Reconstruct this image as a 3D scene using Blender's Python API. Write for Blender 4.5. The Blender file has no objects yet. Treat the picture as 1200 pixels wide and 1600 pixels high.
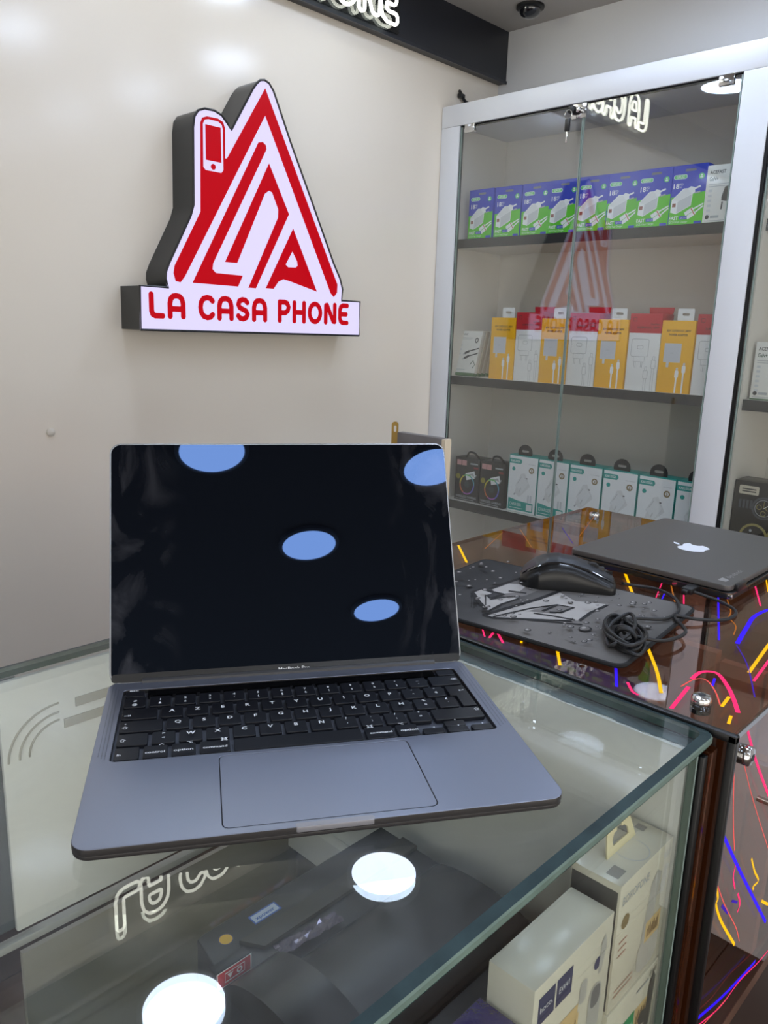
import bpy, bmesh, math, random
import numpy as np
from mathutils import Vector, Matrix
random.seed(7)
K = 0.01                      # all coordinates below are centimetres; z = 0 is the glass counter top
sc = bpy.context.scene
COL = sc.collection

# ------------------------------------------------------------------ camera, world, exposure
cd = bpy.data.cameras.new('camera'); cam = bpy.data.objects.new('camera', cd); COL.objects.link(cam)
cam.location = (-28.87*K, -30.74*K, 30.20*K)
cam.rotation_euler = (1.343, -0.0317, -0.8009)
cd.sensor_fit = 'VERTICAL'; cd.sensor_height = 36.0; cd.lens = 1232.0/1600*36; cd.clip_start = 0.01
sc.camera = cam
w = bpy.data.worlds.new('world'); sc.world = w; w.use_nodes = True
w.node_tree.nodes['Background'].inputs[0].default_value = (1.0, 0.95, 0.87, 1)
w.node_tree.nodes['Background'].inputs[1].default_value = 2.3   # guessed daylight entering by the unseen openings added in front and left walls
sc.view_settings.view_transform = 'Standard'; sc.view_settings.look = 'None'
sc.view_settings.exposure = 0.26; sc.view_settings.gamma = 1.0; sc.view_settings.use_curve_mapping = False
cy = sc.cycles; cy.max_bounces = 9; cy.diffuse_bounces = 4; cy.glossy_bounces = 5; cy.transmission_bounces = 6; cy.transparent_max_bounces = 16
LAMP = 24.0                    # radiance of the round LED ceiling lamps
LAMPS = [(117, 104), (51, 104), (155, 52), (155, -8), (150, -66), (150, -132), (-55, -77), (-55, -138), (-55, -198),
         (-2, -121), (91, 23), (51, -18), (51, -79), (51, -190), (100, -250), (-120, 104), (-120, 43), (-120, -18), (-190, 104), (-190, -18)]  # after the first two: unseen lamps added for fill light

# ------------------------------------------------------------------ materials
def lin(c):
    r = []
    for v in c[:3]:
        v = v/255.0
        r.append(v/12.92 if v <= 0.04045 else ((v+0.055)/1.055)**2.4)
    return (*r, 1.0)
MATS = {}
def mat(name, col, rough=0.5, metal=0.0, spec=0.5, emit=None, es=0.0, coat=0.0, bump=0.0, bscale=30, var=0.0, vscale=8, rvar=0.0):
    if name in MATS: return MATS[name]
    m = bpy.data.materials.new(name); m.use_nodes = True
    nt = m.node_tree; b = nt.nodes['Principled BSDF']
    b.inputs['Base Color'].default_value = lin(col); b.inputs['Roughness'].default_value = rough
    b.inputs['Metallic'].default_value = metal; b.inputs['Specular IOR Level'].default_value = spec
    if coat: b.inputs['Coat Weight'].default_value = coat; b.inputs['Coat Roughness'].default_value = 0.05
    if emit is not None:
        b.inputs['Emission Color'].default_value = lin(emit); b.inputs['Emission Strength'].default_value = es
    if bump or var or rvar:
        tc = nt.nodes.new('ShaderNodeTexCoord'); nz = nt.nodes.new('ShaderNodeTexNoise')
        nz.inputs['Scale'].default_value = bscale if bump else vscale; nz.inputs['Detail'].default_value = 4
        nt.links.new(tc.outputs['Object'], nz.inputs['Vector'])
        if bump:
            bp = nt.nodes.new('ShaderNodeBump'); bp.inputs['Strength'].default_value = bump; bp.inputs['Distance'].default_value = 0.01
            nt.links.new(nz.outputs['Fac'], bp.inputs['Height']); nt.links.new(bp.outputs['Normal'], b.inputs['Normal'])
        if var:
            n2 = nt.nodes.new('ShaderNodeTexNoise'); n2.inputs['Scale'].default_value = vscale; n2.inputs['Detail'].default_value = 5
            nt.links.new(tc.outputs['Object'], n2.inputs['Vector'])
            mr = nt.nodes.new('ShaderNodeMapRange'); mr.inputs[1].default_value = 0.3; mr.inputs[2].default_value = 0.7
            mr.inputs[3].default_value = 1-var; mr.inputs[4].default_value = 1+var
            nt.links.new(n2.outputs['Fac'], mr.inputs[0])
            vm = nt.nodes.new('ShaderNodeVectorMath'); vm.operation = 'SCALE'; vm.inputs[0].default_value = lin(col)[:3]
            nt.links.new(mr.outputs[0], vm.inputs['Scale']); nt.links.new(vm.outputs[0], b.inputs['Base Color'])
    MATS[name] = m
    return m

def pane(name, tint, f0=0.045, gain=1.0, rough=0.0, dust=0.0):
    """Clear sheet: straight-through transmission plus a Fresnel reflection that is the same from both sides."""
    if name in MATS: return MATS[name]
    m = bpy.data.materials.new(name); m.use_nodes = True; nt = m.node_tree; nt.nodes.clear()
    out = nt.nodes.new('ShaderNodeOutputMaterial'); mx = nt.nodes.new('ShaderNodeMixShader')
    tr = nt.nodes.new('ShaderNodeBsdfTransparent'); tr.inputs[0].default_value = (*tint, 1)
    gl = nt.nodes.new('ShaderNodeBsdfGlossy'); gl.inputs['Roughness'].default_value = rough
    lw = nt.nodes.new('ShaderNodeLayerWeight'); lw.inputs['Blend'].default_value = 0.5
    pw = nt.nodes.new('ShaderNodeMath'); pw.operation = 'POWER'; pw.inputs[1].default_value = 5.0
    mr = nt.nodes.new('ShaderNodeMapRange'); mr.inputs[3].default_value = f0*gain; mr.inputs[4].default_value = 1.0
    nt.links.new(lw.outputs['Facing'], pw.inputs[0]); nt.links.new(pw.outputs[0], mr.inputs[0])
    nt.links.new(mr.outputs[0], mx.inputs[0]); nt.links.new(tr.outputs[0], mx.inputs[1]); nt.links.new(gl.outputs[0], mx.inputs[2])
    last = mx
    if dust:
        df = nt.nodes.new('ShaderNodeBsdfDiffuse'); df.inputs[0].default_value = (0.7, 0.74, 0.78, 1)
        m2 = nt.nodes.new('ShaderNodeMixShader'); tc = nt.nodes.new('ShaderNodeTexCoord'); nz = nt.nodes.new('ShaderNodeTexNoise')
        nz.inputs['Scale'].default_value = 9; nz.inputs['Detail'].default_value = 8; nz.inputs['Roughness'].default_value = 0.65
        nz.inputs['Distortion'].default_value = 1.2
        r2 = nt.nodes.new('ShaderNodeMapRange'); r2.inputs[1].default_value = 0.42; r2.inputs[2].default_value = 0.8
        r2.inputs[3].default_value = dust*0.3; r2.inputs[4].default_value = dust*2.4
        nt.links.new(tc.outputs['Object'], nz.inputs['Vector']); nt.links.new(nz.outputs['Fac'], r2.inputs[0])
        nt.links.new(r2.outputs[0], m2.inputs[0]); nt.links.new(mx.outputs[0], m2.inputs[1]); nt.links.new(df.outputs[0], m2.inputs[2]); last = m2
    nt.links.new(last.outputs[0], out.inputs[0]); MATS[name] = m
    return m

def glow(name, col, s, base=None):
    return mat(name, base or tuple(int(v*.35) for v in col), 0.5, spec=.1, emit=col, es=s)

M_WALL = mat('beige gloss laminate', (219, 211, 198), 0.17, spec=0.5, bump=0.01, bscale=5)
M_WALLW = mat('white wall panel', (206, 206, 206), 0.4, bump=0.03, bscale=60)
M_CEIL = mat('ceiling paint', (168, 162, 155), 0.7)
M_FASC = mat('navy black fascia', (24, 27, 36), 0.42)
M_WHITE = mat('white laminate', (214, 216, 220), 0.35)
M_CABIN = mat('cabinet interior laminate', (224, 219, 211), 0.45, var=0.03, vscale=3)
M_EDGE = mat('dark edge band', (26, 28, 32), 0.45)
M_BLACK = mat('black plastic', (14, 14, 16), 0.4)
M_BLKR = mat('black rubber edge', (6, 6, 8), 0.35)
M_CHROME = mat('chrome', (205, 205, 205), 0.12, 1.0)
M_BRASS = mat('brass', (170, 140, 80), 0.3, 1.0)
M_PANE = pane('door glass', (0.94, 0.955, 0.95), 0.09, 1.0)
M_TOPG = pane('counter glass', (0.945, 0.965, 0.955), 0.05, 1.0, dust=0.03)
M_SHELFG = pane('shelf glass', (0.93, 0.95, 0.935), 0.045)
M_GEDGE = mat('green glass edge', (44, 60, 62), 0.35, spec=0.12, var=0.25, vscale=40)
M_GEDGE2 = mat('dark green glass edge', (18, 62, 46), 0.3, spec=0.2, var=0.2, vscale=30)
M_GEDGE3 = mat('pale glass edge', (98, 116, 108), 0.3, spec=0.2, var=0.15, vscale=40)
M_ACR = pane('bronze acrylic', (0.76, 0.60, 0.52), 0.10, 1.0)
M_WOODD = mat('dark wood', (84, 58, 46), 0.4, var=0.3, vscale=20)

# ------------------------------------------------------------------ builders
def tag(o, label=None, cat=None, group=None, kind=None):
    if label: o['label'] = label
    if cat: o['category'] = cat
    if group: o['group'] = group
    if kind: o['kind'] = kind
    return o
def thing(name, loc, label, cat, group=None, rz=0.0):
    o = bpy.data.objects.new(name, None); COL.objects.link(o); o.empty_display_size = 0.05
    o.location = Vector(loc)*K; o.rotation_euler = (0, 0, rz)
    return tag(o, label, cat, group)
def link(name, me, parent=None, m=None, loc=None):
    o = bpy.data.objects.new(name, me); COL.objects.link(o)
    if m is not None and not me.materials: me.materials.append(m)
    if parent is not None: o.parent = parent
    if loc is not None: o.location = Vector(loc)*K
    return o
def shade(me, ang=35):
    for p in me.polygons: p.use_smooth = True
    try: me.set_sharp_from_angle(angle=math.radians(ang))
    except Exception: pass
def mesh(name, vs, fs, m=None, parent=None, smooth=False, loc=None):
    me = bpy.data.meshes.new(name); me.from_pydata([Vector(v)*K for v in vs], [], fs); me.update()
    if smooth: shade(me)
    return link(name, me, parent, m, loc)
def box(name, x0, x1, y0, y1, z0, z1, m, parent=None, bev=0.0, loc=None, seg=2):
    me = bpy.data.meshes.new(name); bm = bmesh.new()
    x0, x1 = sorted((x0, x1)); y0, y1 = sorted((y0, y1)); z0, z1 = sorted((z0, z1))
    v = [bm.verts.new((x*K, y*K, z*K)) for x in (x0, x1) for y in (y0, y1) for z in (z0, z1)]
    for f in ((0, 1, 3, 2), (4, 6, 7, 5), (0, 4, 5, 1), (2, 3, 7, 6), (0, 2, 6, 4), (1, 5, 7, 3)): bm.faces.new([v[i] for i in f])
    if bev: bmesh.ops.bevel(bm, geom=bm.edges[:], offset=bev*K, segments=seg, affect='EDGES', profile=0.5)
    bmesh.ops.recalc_face_normals(bm, faces=bm.faces[:]); bm.to_mesh(me); bm.free()
    if bev: shade(me)
    return link(name, me, parent, m, loc)
# frames: (origin, u, v, n)
def frame(o, u, v):
    u = Vector(u).normalized(); v = Vector(v).normalized(); n = u.cross(v)
    return Matrix(((u.x, v.x, n.x, o[0]*K), (u.y, v.y, n.y, o[1]*K), (u.z, v.z, n.z, o[2]*K), (0, 0, 0, 1)))
FLAT = frame((0, 0, 0), (1, 0, 0), (0, 1, 0))
def fill(loops, h=0.0, bev=0.0):
    """2D loops (holes by even-odd) -> mesh data, extruded h centred on 0"""
    cu = bpy.data.curves.new('t', 'CURVE'); cu.dimensions = '2D'; cu.fill_mode = 'BOTH'
    cu.extrude = max(0, h/2-bev)*K; cu.bevel_depth = bev*K; cu.bevel_resolution = 2
    if bev: cu.offset = -bev*K
    for lp in loops:
        s = cu.splines.new('POLY'); s.points.add(len(lp)-1); s.use_cyclic_u = True
        for i, q in enumerate(lp): s.points[i].co = (q[0]*K, q[1]*K, 0, 1)
    o = bpy.data.objects.new('t', cu); COL.objects.link(o)
    dg = bpy.context.evaluated_depsgraph_get(); me = bpy.data.meshes.new_from_object(o.evaluated_get(dg))
    bpy.data.objects.remove(o); bpy.data.curves.remove(cu); me.materials.clear()
    return me
def prism(name, loops, w0, w1, m, parent=None, fr=FLAT, bev=0.0, loc=None):
    me = fill(loops, w1-w0, bev); me.name = name
    me.transform(fr @ Matrix.Translation((0, 0, (w0+w1)/2*K)))
    shade(me, 40)
    return link(name, me, parent, m, loc)
def rrect(x0, x1, y0, y1, r, n=5):
    p = []
    for cx, cy, a in ((x1-r, y0+r, -90), (x1-r, y1-r, 0), (x0+r, y1-r, 90), (x0+r, y0+r, 180)):
        for i in range(n+1):
            t = math.radians(a+90*i/n); p.append((cx+r*math.cos(t), cy+r*math.sin(t)))
    return p
def circ(cx, cy, r, n=24, ry=None):
    return [(cx+r*math.cos(2*math.pi*i/n), cy+(ry or r)*math.sin(2*math.pi*i/n)) for i in range(n)]
def spline(pts, n=8, closed=False):
    P = [Vector(p) for p in pts]; out = []; L = len(P)
    for i in range(L if closed else L-1):
        a = P[(i-1) % L] if closed or i > 0 else P[0]*2-P[1]
        b = P[i]; c = P[(i+1) % L]; d = P[(i+2) % L] if closed or i < L-2 else P[-1]*2-P[-2]
        for k in range(n):
            t = k/n; out.append(0.5*((2*b)+(c-a)*t+(2*a-5*b+4*c-d)*t*t+(3*b-a-3*c+d)*t**3))
    if not closed: out.append(P[-1])
    return out
def tube_data(pts, r, sides=8, closed=False):
    P = [Vector(p) for p in pts]; L = len(P); vs = []; fs = []
    up = None
    for i in range(L):
        a = P[(i-1) % L] if closed or i > 0 else P[i]; b = P[(i+1) % L] if closed or i < L-1 else P[i]
        t = (b-a).normalized() if (b-a).length > 1e-9 else Vector((1, 0, 0))
        if up is None: up = Vector((0, 0, 1)) if abs(t.z) < 0.9 else Vector((1, 0, 0))
        s = t.cross(up).normalized(); up = s.cross(t).normalized()
        for k in range(sides):
            an = 2*math.pi*k/sides; vs.append(P[i]+(s*math.cos(an)+up*math.sin(an))*r)
    for i in range(L if closed else L-1):
        for k in range(sides):
            j = (i+1) % L; fs.append((i*sides+k, i*sides+(k+1) % sides, j*sides+(k+1) % sides, j*sides+k))
    if not closed: fs.append(tuple(range(sides))[::-1]); fs.append(tuple((L-1)*sides+k for k in range(sides)))
    return vs, fs
def tube(name, pts, r, m, parent=None, sides=8, closed=False):
    vs, fs = tube_data(pts, r, sides, closed)
    return mesh(name, vs, fs, m, parent, smooth=True)
def lathe(name, prof, m, parent=None, loc=(0, 0, 0), n=32, fr=None):
    vs = []; fs = []
    for r, z in prof:
        for k in range(n): a = 2*math.pi*k/n; vs.append((r*math.cos(a), r*math.sin(a), z))
    for i in range(len(prof)-1):
        for k in range(n): fs.append((i*n+k, i*n+(k+1) % n, (i+1)*n+(k+1) % n, (i+1)*n+k))
    fs.append(tuple(range(n))[::-1]); fs.append(tuple((len(prof)-1)*n+k for k in range(n)))
    me = bpy.data.meshes.new(name); me.from_pydata([Vector(v)*K for v in vs], [], fs); me.update(); shade(me, 40)
    if fr is not None: me.transform(fr)
    else: me.transform(Matrix.Translation(Vector(loc)*K))
    return link(name, me, parent, m)
TXT = {}
def textdata(s, bold=0.0):
    k = (s, bold)
    if k in TXT: return TXT[k]
    cu = bpy.data.curves.new('t', 'FONT'); cu.body = s; cu.size = 1.0; cu.resolution_u = 2; cu.fill_mode = 'BOTH'; cu.offset = bold
    o = bpy.data.objects.new('t', cu); COL.objects.link(o)
    dg = bpy.context.evaluated_depsgraph_get(); me = bpy.data.meshes.new_from_object(o.evaluated_get(dg))
    vs = [(v.co.x, v.co.y) for v in me.vertices]; fs = [tuple(p.vertices) for p in me.polygons]
    bpy.data.objects.remove(o); bpy.data.curves.remove(cu); bpy.data.meshes.remove(me)
    if vs:
        x0 = min(v[0] for v in vs); x1 = max(v[0] for v in vs); y0 = min(v[1] for v in vs); y1 = max(v[1] for v in vs)
    else: x0 = x1 = y0 = y1 = 0
    TXT[k] = (vs, fs, x0, x1, y0, y1); return TXT[k]
class Print:
    """flat print: polygons of several inks on one plane, as ONE mesh"""
    def __init__(s): s.v = []; s.f = []; s.mi = []; s.m = []; s.layer = 0
    def _m(s, m):
        if m not in s.m: s.m.append(m)
        return s.m.index(m)
    def raw(s, vs, fs, m, lift=None):
        s.layer += 1; b = len(s.v); z = (lift if lift is not None else 0.012+0.0025*s.layer)
        s.v += [(x, y, z) for x, y in vs]
        for f in fs: s.f.append(tuple(b+i for i in f)); s.mi.append(s._m(m))
    def poly(s, pts, m): s.raw(pts, [tuple(range(len(pts)))], m)
    def rect(s, x0, x1, y0, y1, m): s.poly([(x0, y0), (x1, y0), (x1, y1), (x0, y1)], m)
    def rr(s, x0, x1, y0, y1, r, m): s.poly(rrect(x0, x1, y0, y1, r, 4), m)
    def disc(s, x, y, r, m, ry=None, n=18): s.poly(circ(x, y, r, n, ry), m)
    def ring(s, x, y, r0, r1, m, n=24, ry=1.0):
        a = circ(x, y, r0, n, r0*ry); b = circ(x, y, r1, n, r1*ry)
        s.raw(a+b, [(i, (i+1) % n, n+(i+1) % n, n+i) for i in range(n)], m)
    def line(s, pts, w, m, closed=False):
        n = len(pts); A = []; B = []
        for i in range(n):
            a = Vector(pts[(i-1) % n] if closed or i else pts[i]); b = Vector(pts[(i+1) % n] if closed or i < n-1 else pts[i])
            t = (b-a).normalized(); nn = Vector((-t.y, t.x))*w/2; c = Vector(pts[i]); A.append(tuple(c+nn)); B.append(tuple(c-nn))
        s.raw(A+B, [(i, n+i, n+(i+1) % n, (i+1) % n) for i in range(n if closed else n-1)], m)
    def text(s, t, x, y, h, m, width=None, anchor='l', bold=0.0):
        vs, fs, x0, x1, y0, y1 = textdata(t, bold)
        if not vs: return
        k = h/max(0.72, 1e-6); kx = k if width is None else width/(x1-x0)
        off = x-(x0*kx if anchor == 'l' else (x0+x1)/2*kx if anchor == 'c' else x1*kx)
        s.raw([(off+a*kx, y+b*k) for a, b in vs], fs, m)
    def build(s, name, fr, parent, lift=0.0):
        me = bpy.data.meshes.new(name); me.from_pydata([(a*K, b*K, (c+lift)*K) for a, b, c in s.v], [], s.f)
        for m in s.m: me.materials.append(m)
        me.polygons.foreach_set('material_index', s.mi); me.transform(fr); me.update()
        return link(name, me, parent)
def copy_tree(o, parent=None):
    c = o.copy(); COL.objects.link(c)
    if parent is not None: c.parent = parent
    for ch in o.children: copy_tree(ch, c)
    return c

# rounded stroke lettering shared by the lightbox sign and the neon sign
GL = {
 'L': (0.62, [[(0, 1), (0, .22), (.06, .06), (.2, 0), (.62, 0)]]),
 'A': (0.78, [[(0, 0), (0, .62), (.06, .84), (.2, .97), (.39, 1), (.58, .97), (.72, .84), (.78, .62), (.78, 0)], [(0, .36), (.78, .36)]]),
 'C': (0.76, [[(.76, .84), (.62, .97), (.42, 1), (.2, .94), (.05, .76), (0, .5), (.05, .24), (.2, .06), (.42, 0), (.62, .03), (.76, .16)]]),
 'S': (0.66, [[(.63, .86), (.5, .98), (.3, 1), (.1, .92), (.03, .74), (.12, .58), (.33, .5), (.55, .42), (.65, .25), (.56, .08), (.36, 0), (.14, .03), (.02, .15)]]),
 'P': (0.66, [[(0, 0), (0, 1), (.36, 1), (.56, .94), (.66, .74), (.6, .54), (.4, .42), (0, .42)]]),
 'H': (0.74, [[(0, 0), (0, 1)], [(.74, 0), (.74, 1)], [(0, .48), (.74, .48)]]),
 'O': (0.86, [[(.43+.43*math.cos(2*math.pi*i/20), .5+.5*math.sin(2*math.pi*i/20)) for i in range(21)]]),
 'N': (0.74, [[(0, 0), (0, .95), (.1, .98), (.62, .06), (.74, .04), (.74, 1)]]),
 'E': (0.6, [[(.6, 1), (.24, 1), (.07, .92), (0, .74), (0, .26), (.07, .08), (.24, 0), (.6, 0)], [(0, .5), (.52, .5)]]),
}
def contours(strokes, r, res):
    segs = [(np.array(a, float), np.array(b, float)) for st in strokes for a, b in zip(st[:-1], st[1:])]
    allp = np.array([q for st in strokes for q in st]); lo = allp.min(0)-r-3*res; hi = allp.max(0)+r+3*res
    nx = int((hi[0]-lo[0])/res)+2; ny = int((hi[1]-lo[1])/res)+2
    X, Y = np.meshgrid(lo[0]+np.arange(nx)*res, lo[1]+np.arange(ny)*res, indexing='ij'); D = np.full(X.shape, 1e9)
    for a, b in segs:
        d = b-a; L = max(d@d, 1e-12); t = np.clip(((X-a[0])*d[0]+(Y-a[1])*d[1])/L, 0, 1)
        D = np.minimum(D, np.hypot(X-a[0]-t*d[0], Y-a[1]-t*d[1]))
    F = r-D; E = {}
    def ip(i, j, k, l):
        a = F[i, j]; b = F[k, l]; t = a/(a-b); return (X[i, j]+t*(X[k, l]-X[i, j]), Y[i, j]+t*(Y[k, l]-Y[i, j]))
    pts = {}; nxt = {}
    for i in range(nx-1):
        for j in range(ny-1):
            c = [(i, j), (i+1, j), (i+1, j+1), (i, j+1)]; ins = [F[q] > 0 for q in c]
            if all(ins) or not any(ins): continue
            starts = []; ends = []
            for e in range(4):
                a, b = c[e], c[(e+1) % 4]
                if ins[e] != ins[(e+1) % 4]:
                    key = tuple(sorted((a, b))); pts[key] = ip(*key[0], *key[1])
                    (ends if ins[e] else starts).append(key)
            for a, b in zip(ends, starts): nxt[a] = b
    loops = []; used = set()
    for k0 in list(nxt):
        if k0 in used: continue
        lp = []; k = k0
        while k in nxt and k not in used: used.add(k); lp.append(pts[k]); k = nxt[k]
        if len(lp) > 5: loops.append(lp)
    return loops
def letters(text, h, r, adv=0.3, space=0.45, res=None):
    """[(char, loops)] with pen positions; h = height of the skeleton, r = half stroke"""
    x = 0; out = []
    for ch in text:
        if ch == ' ': x += space*h; continue
        wd, st = GL[ch]; S = [[(x+a*h, b*h) for a, b in s] for s in st]
        out.append((ch, contours(S, r, res or r/4))); x += wd*h+2*r+adv*h*0.4
    return out, x

# ------------------------------------------------------------------ the room
YW, XK, ZC, ZF = 140.93, 198.4, 124.1, -95.0
XL, YB = -230.0, -300.0
def struct(o): return tag(o, kind='structure')
struct(box('wall_back', XL, XK+8, YW, YW+8, ZF, ZC, M_WALL))
struct(box('wall_right', XK, XK+8, YB, YW, ZF, ZC, M_WALLW))
wl = struct(box('wall_left', XL-8, XL, -40, YW+8, ZF, ZC, M_WALLW))
box('lintel', XL-8, XL, YB, -40, ZC-18, ZC, M_WALLW, wl)
wn2 = struct(box('added_opening_2', XL-5, XL-1, YB, -40, ZC-24, ZC-18, M_EDGE))  # frame of an unseen opening added to light the cabinet contents
for y_ in (YB, -170, -44): box('mullion', XL-5, XL-1, y_, y_+4, ZF, ZC-24, M_EDGE, wn2)
wf = struct(box('wall_front', XL-8, XK+8, YB-8, YB, ZC-18, ZC, M_WALLW))
box('side_pier', XL-8, XL+22, YB-8, YB, ZF, ZC-18, M_WALLW, wf); box('side_pier', XK-22, XK+8, YB-8, YB, ZF, ZC-18, M_WALLW, wf)
wn = struct(box('added_opening_1', XL+22, XK-22, YB-5, YB-1, ZC-24, ZC-18, M_EDGE))  # frame of an unseen front opening, added to brighten the lower wall
for x in (XL+22, -60, 40, XK-26): box('mullion', x, x+4, YB-5, YB-1, ZF, ZC-24, M_EDGE, wn)
struct(box('ceiling', XL-8, XK+8, YB-8, YW+8, ZC, ZC+6, M_CEIL))
fl = struct(box('floor', XL-8, XK+8, YB-8, YW+8, ZF-6, ZF-1.2, M_BLACK))
WOODS = [mat('floor wood %d' % i, c, 0.35, var=0.35, vscale=9) for i, c in enumerate([(70, 50, 38), (60, 42, 32), (78, 56, 42)])]
pl = None; i = 0; y = YB
while y < YW-0.1:
    y1 = min(y+14.6, YW)
    box('plank', XL, XK, y+0.1, y1-0.1, ZF-1.2, ZF, WOODS[i % 3], fl, bev=0.12, seg=1); y = y1; i += 1
# fascia beam above the back wall
f = struct(box('trim_1', XL, XK, 137.9, YW, 108.9, ZC, M_FASC, bev=0.15))
box('fascia_lip', XL, XK, 137.6, 138.1, 108.7, 109.6, mat('fascia lip', (38, 41, 48), 0.35), f)
# round LED ceiling lamps: some known from reflections, the others unseen and added for fill
LLAB = {(117, 104): 'round ceiling lamp mirrored in the counter glass below the laptop notch', (51, 104): 'round ceiling lamp mirrored at the bottom edge of the counter glass',
        (-55, -77): 'round ceiling lamp mirrored at the top left of the laptop screen', (-55, -138): 'round ceiling lamp mirrored in the middle of the laptop screen',
        (-55, -198): 'round ceiling lamp mirrored at the lower right of the laptop screen', (-2, -121): 'round ceiling lamp mirrored at the top right corner of the screen'}
M_LED = glow('led diffuser', (212, 229, 255), LAMP)
for i, (x, y) in enumerate(LAMPS):
    t = thing('ceiling_lamp', (x, y, ZC), LLAB.get((x, y), 'round white LED ceiling lamp outside the picture, mirrored in the wall or added for fill'), 'lamp', 'round LED ceiling lamps')
    lathe('rim', [(10.6, 0), (10.6, -1.2), (9.6, -1.6), (9.3, -1.4), (9.3, 0)], M_WHITE, t)
    lathe('diffuser', [(0.01, 0), (9.3, -0.2), (9.3, -1.3), (0.01, -1.3)], M_LED, t)
# dome camera
t = thing('dome_camera', (185.2, 121.0, ZC), 'black dome security camera on the ceiling', 'camera'); t.scale = (.66, .66, .45)
lathe('mount_ring', [(6.2, 0), (6.2, -1.6), (5.4, -2.0), (3, -2.0)], M_BLACK, t)
lathe('dome', [(4.9, -1.2), (4.9, -2.6), (4.6, -4.2), (3.8, -5.7), (2.4, -6.8), (0.9, -7.25), (0.05, -7.3)], mat('dome shell', (10, 11, 18), 0.1, coat=1), t)
lathe('lens', [(1.3, 0), (1.3, 0.6), (0.9, 0.8), (0.02, 0.8)], mat('lens', (25, 30, 60), 0.05), t, fr=frame((-2.6, -2.9, -4.9), (1, -1, 0), (0.4, 0.4, -0.82)))

# ------------------------------------------------------------------ lightbox sign on the back wall
SY = YW-8.6
SO = [(62.2, 28.4), (129.2, 28.2), (129.3, 37.4), (122.3, 37.4), (122.6, 40.4), (121.6, 43.1), (119.2, 46.8), (112.0, 60.1), (104.2, 74.3), (100.2, 82.2), (99.0, 84.5), (97.7, 85.9), (96.3, 86.3), (95.1, 86.0), (94.0, 85.0), (92.9, 83.6), (86.7, 73.6), (85.6, 75.0), (84.2, 76.3), (82.2, 76.9), (79.7, 76.8), (78.0, 76.1), (77.0, 74.7), (76.6, 72.4), (76.3, 56.2), (75.5, 53.8), (69.7, 43.2), (68.8, 41.2), (68.7, 39.6), (69.3, 37.8), (62.3, 37.8)]
S1 = [(96.5, 84.5), (120.6, 41.5), (120.5, 39.4), (119.4, 38.2), (118.3, 39.1), (96.5, 78.7), (73.6, 40.5), (72.4, 39.1), (71.2, 39.3), (70.7, 41.0), (71.0, 42.6), (78.1, 54.9), (78.5, 73.7), (79.0, 74.8), (80.2, 75.3), (83.1, 75.4), (84.5, 74.9), (85.0, 73.7), (84.9, 67.3), (85.5, 67.4)]
S1h = [(79.1, 73.6), (79.6, 74.5), (80.6, 74.8), (83.2, 74.8), (84.2, 74.3), (84.5, 73.2), (84.5, 64.7), (83.9, 64.0), (79.6, 64.0), (79.0, 64.6)]
S2 = [(79.8, 73.6), (83.8, 73.6), (83.9, 66.2), (79.8, 66.2)]
S3 = [(94.5, 72.4), (95.7, 72.7), (96.7, 72.1), (96.8, 71.2), (81.2, 43.9), (81.0, 42.6), (81.9, 41.8), (89.6, 41.7), (88.2, 39.1), (75.6, 39.2)]
S4 = [(97.6, 68.2), (103.8, 57.4), (93.5, 39.0), (91.3, 39.0), (100.4, 56.2), (100.5, 58.1), (98.6, 61.8), (97.6, 62.1), (96.3, 61.2), (88.0, 44.5), (84.6, 44.5)]
S5 = [(105.2, 54.1), (113.3, 39.3), (104.4, 41.3), (102.1, 41.7), (100.5, 41.0), (99.0, 39.2), (96.6, 39.2)]
S5h = [(105.0, 48.7), (106.6, 46.4), (106.8, 45.3), (106.1, 44.8), (103.6, 44.7), (102.8, 45.3)]
sign = thing('lightbox_sign', (95.7, YW, 28.2), 'lit white and red house-shaped sign on the beige wall', 'sign')
def ws(p): return [(a-95.7, b-28.2) for a, b in p]
FS = frame((0, -8.6, 0), (1, 0, 0), (0, 0, 1))
prism('can', [ws(SO)], -8.6, -0.3, mat('sign can', (30, 32, 34), 0.3), sign, FS)
ins = ws(SO)
face = prism('lit_face', [ins], -0.28, 0.05, glow('sign white acrylic', (218, 210, 252), 0.86, (84, 82, 92)), sign, FS, bev=0.0)
# dark rim around the face
rimpts = [(q[0], -8.6-0.05, q[1]) for q in ws(SO)]
tube('edge_trim', rimpts, 0.28, M_BLACK, sign, 6, True)
M_SRED = mat('sign red acrylic', (34, 0, 3), 0.3, spec=.12, emit=(200, 0, 20), es=.74)
for nm, lp in (('outer_roof', [ws(S1), ws(S1h)]), ('phone_screen', [ws(S2)]), ('phone_button', [circ(81.7-95.7, 65.0-28.2, 0.62)]), ('letter_stroke', [ws(S3)]), ('letter_stroke', [ws(S4)]), ('letter_stroke', [ws(S5), ws(S5h)])):
    prism(nm, lp, 0.05, 0.2, M_SRED, sign, FS)
LW, tot = letters('LA CASA PHONE', 4.55, 0.62, adv=0.42, space=0.62, res=0.12)
sx = 61.4/tot
for ch, lps in LW:
    prism('letter_'+ch.lower(), [[(64.9-95.7+a*sx, 31.55-28.2+b) for a, b in lp] for lp in lps], 0.05, 0.2, M_SRED, sign, FS)

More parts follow.
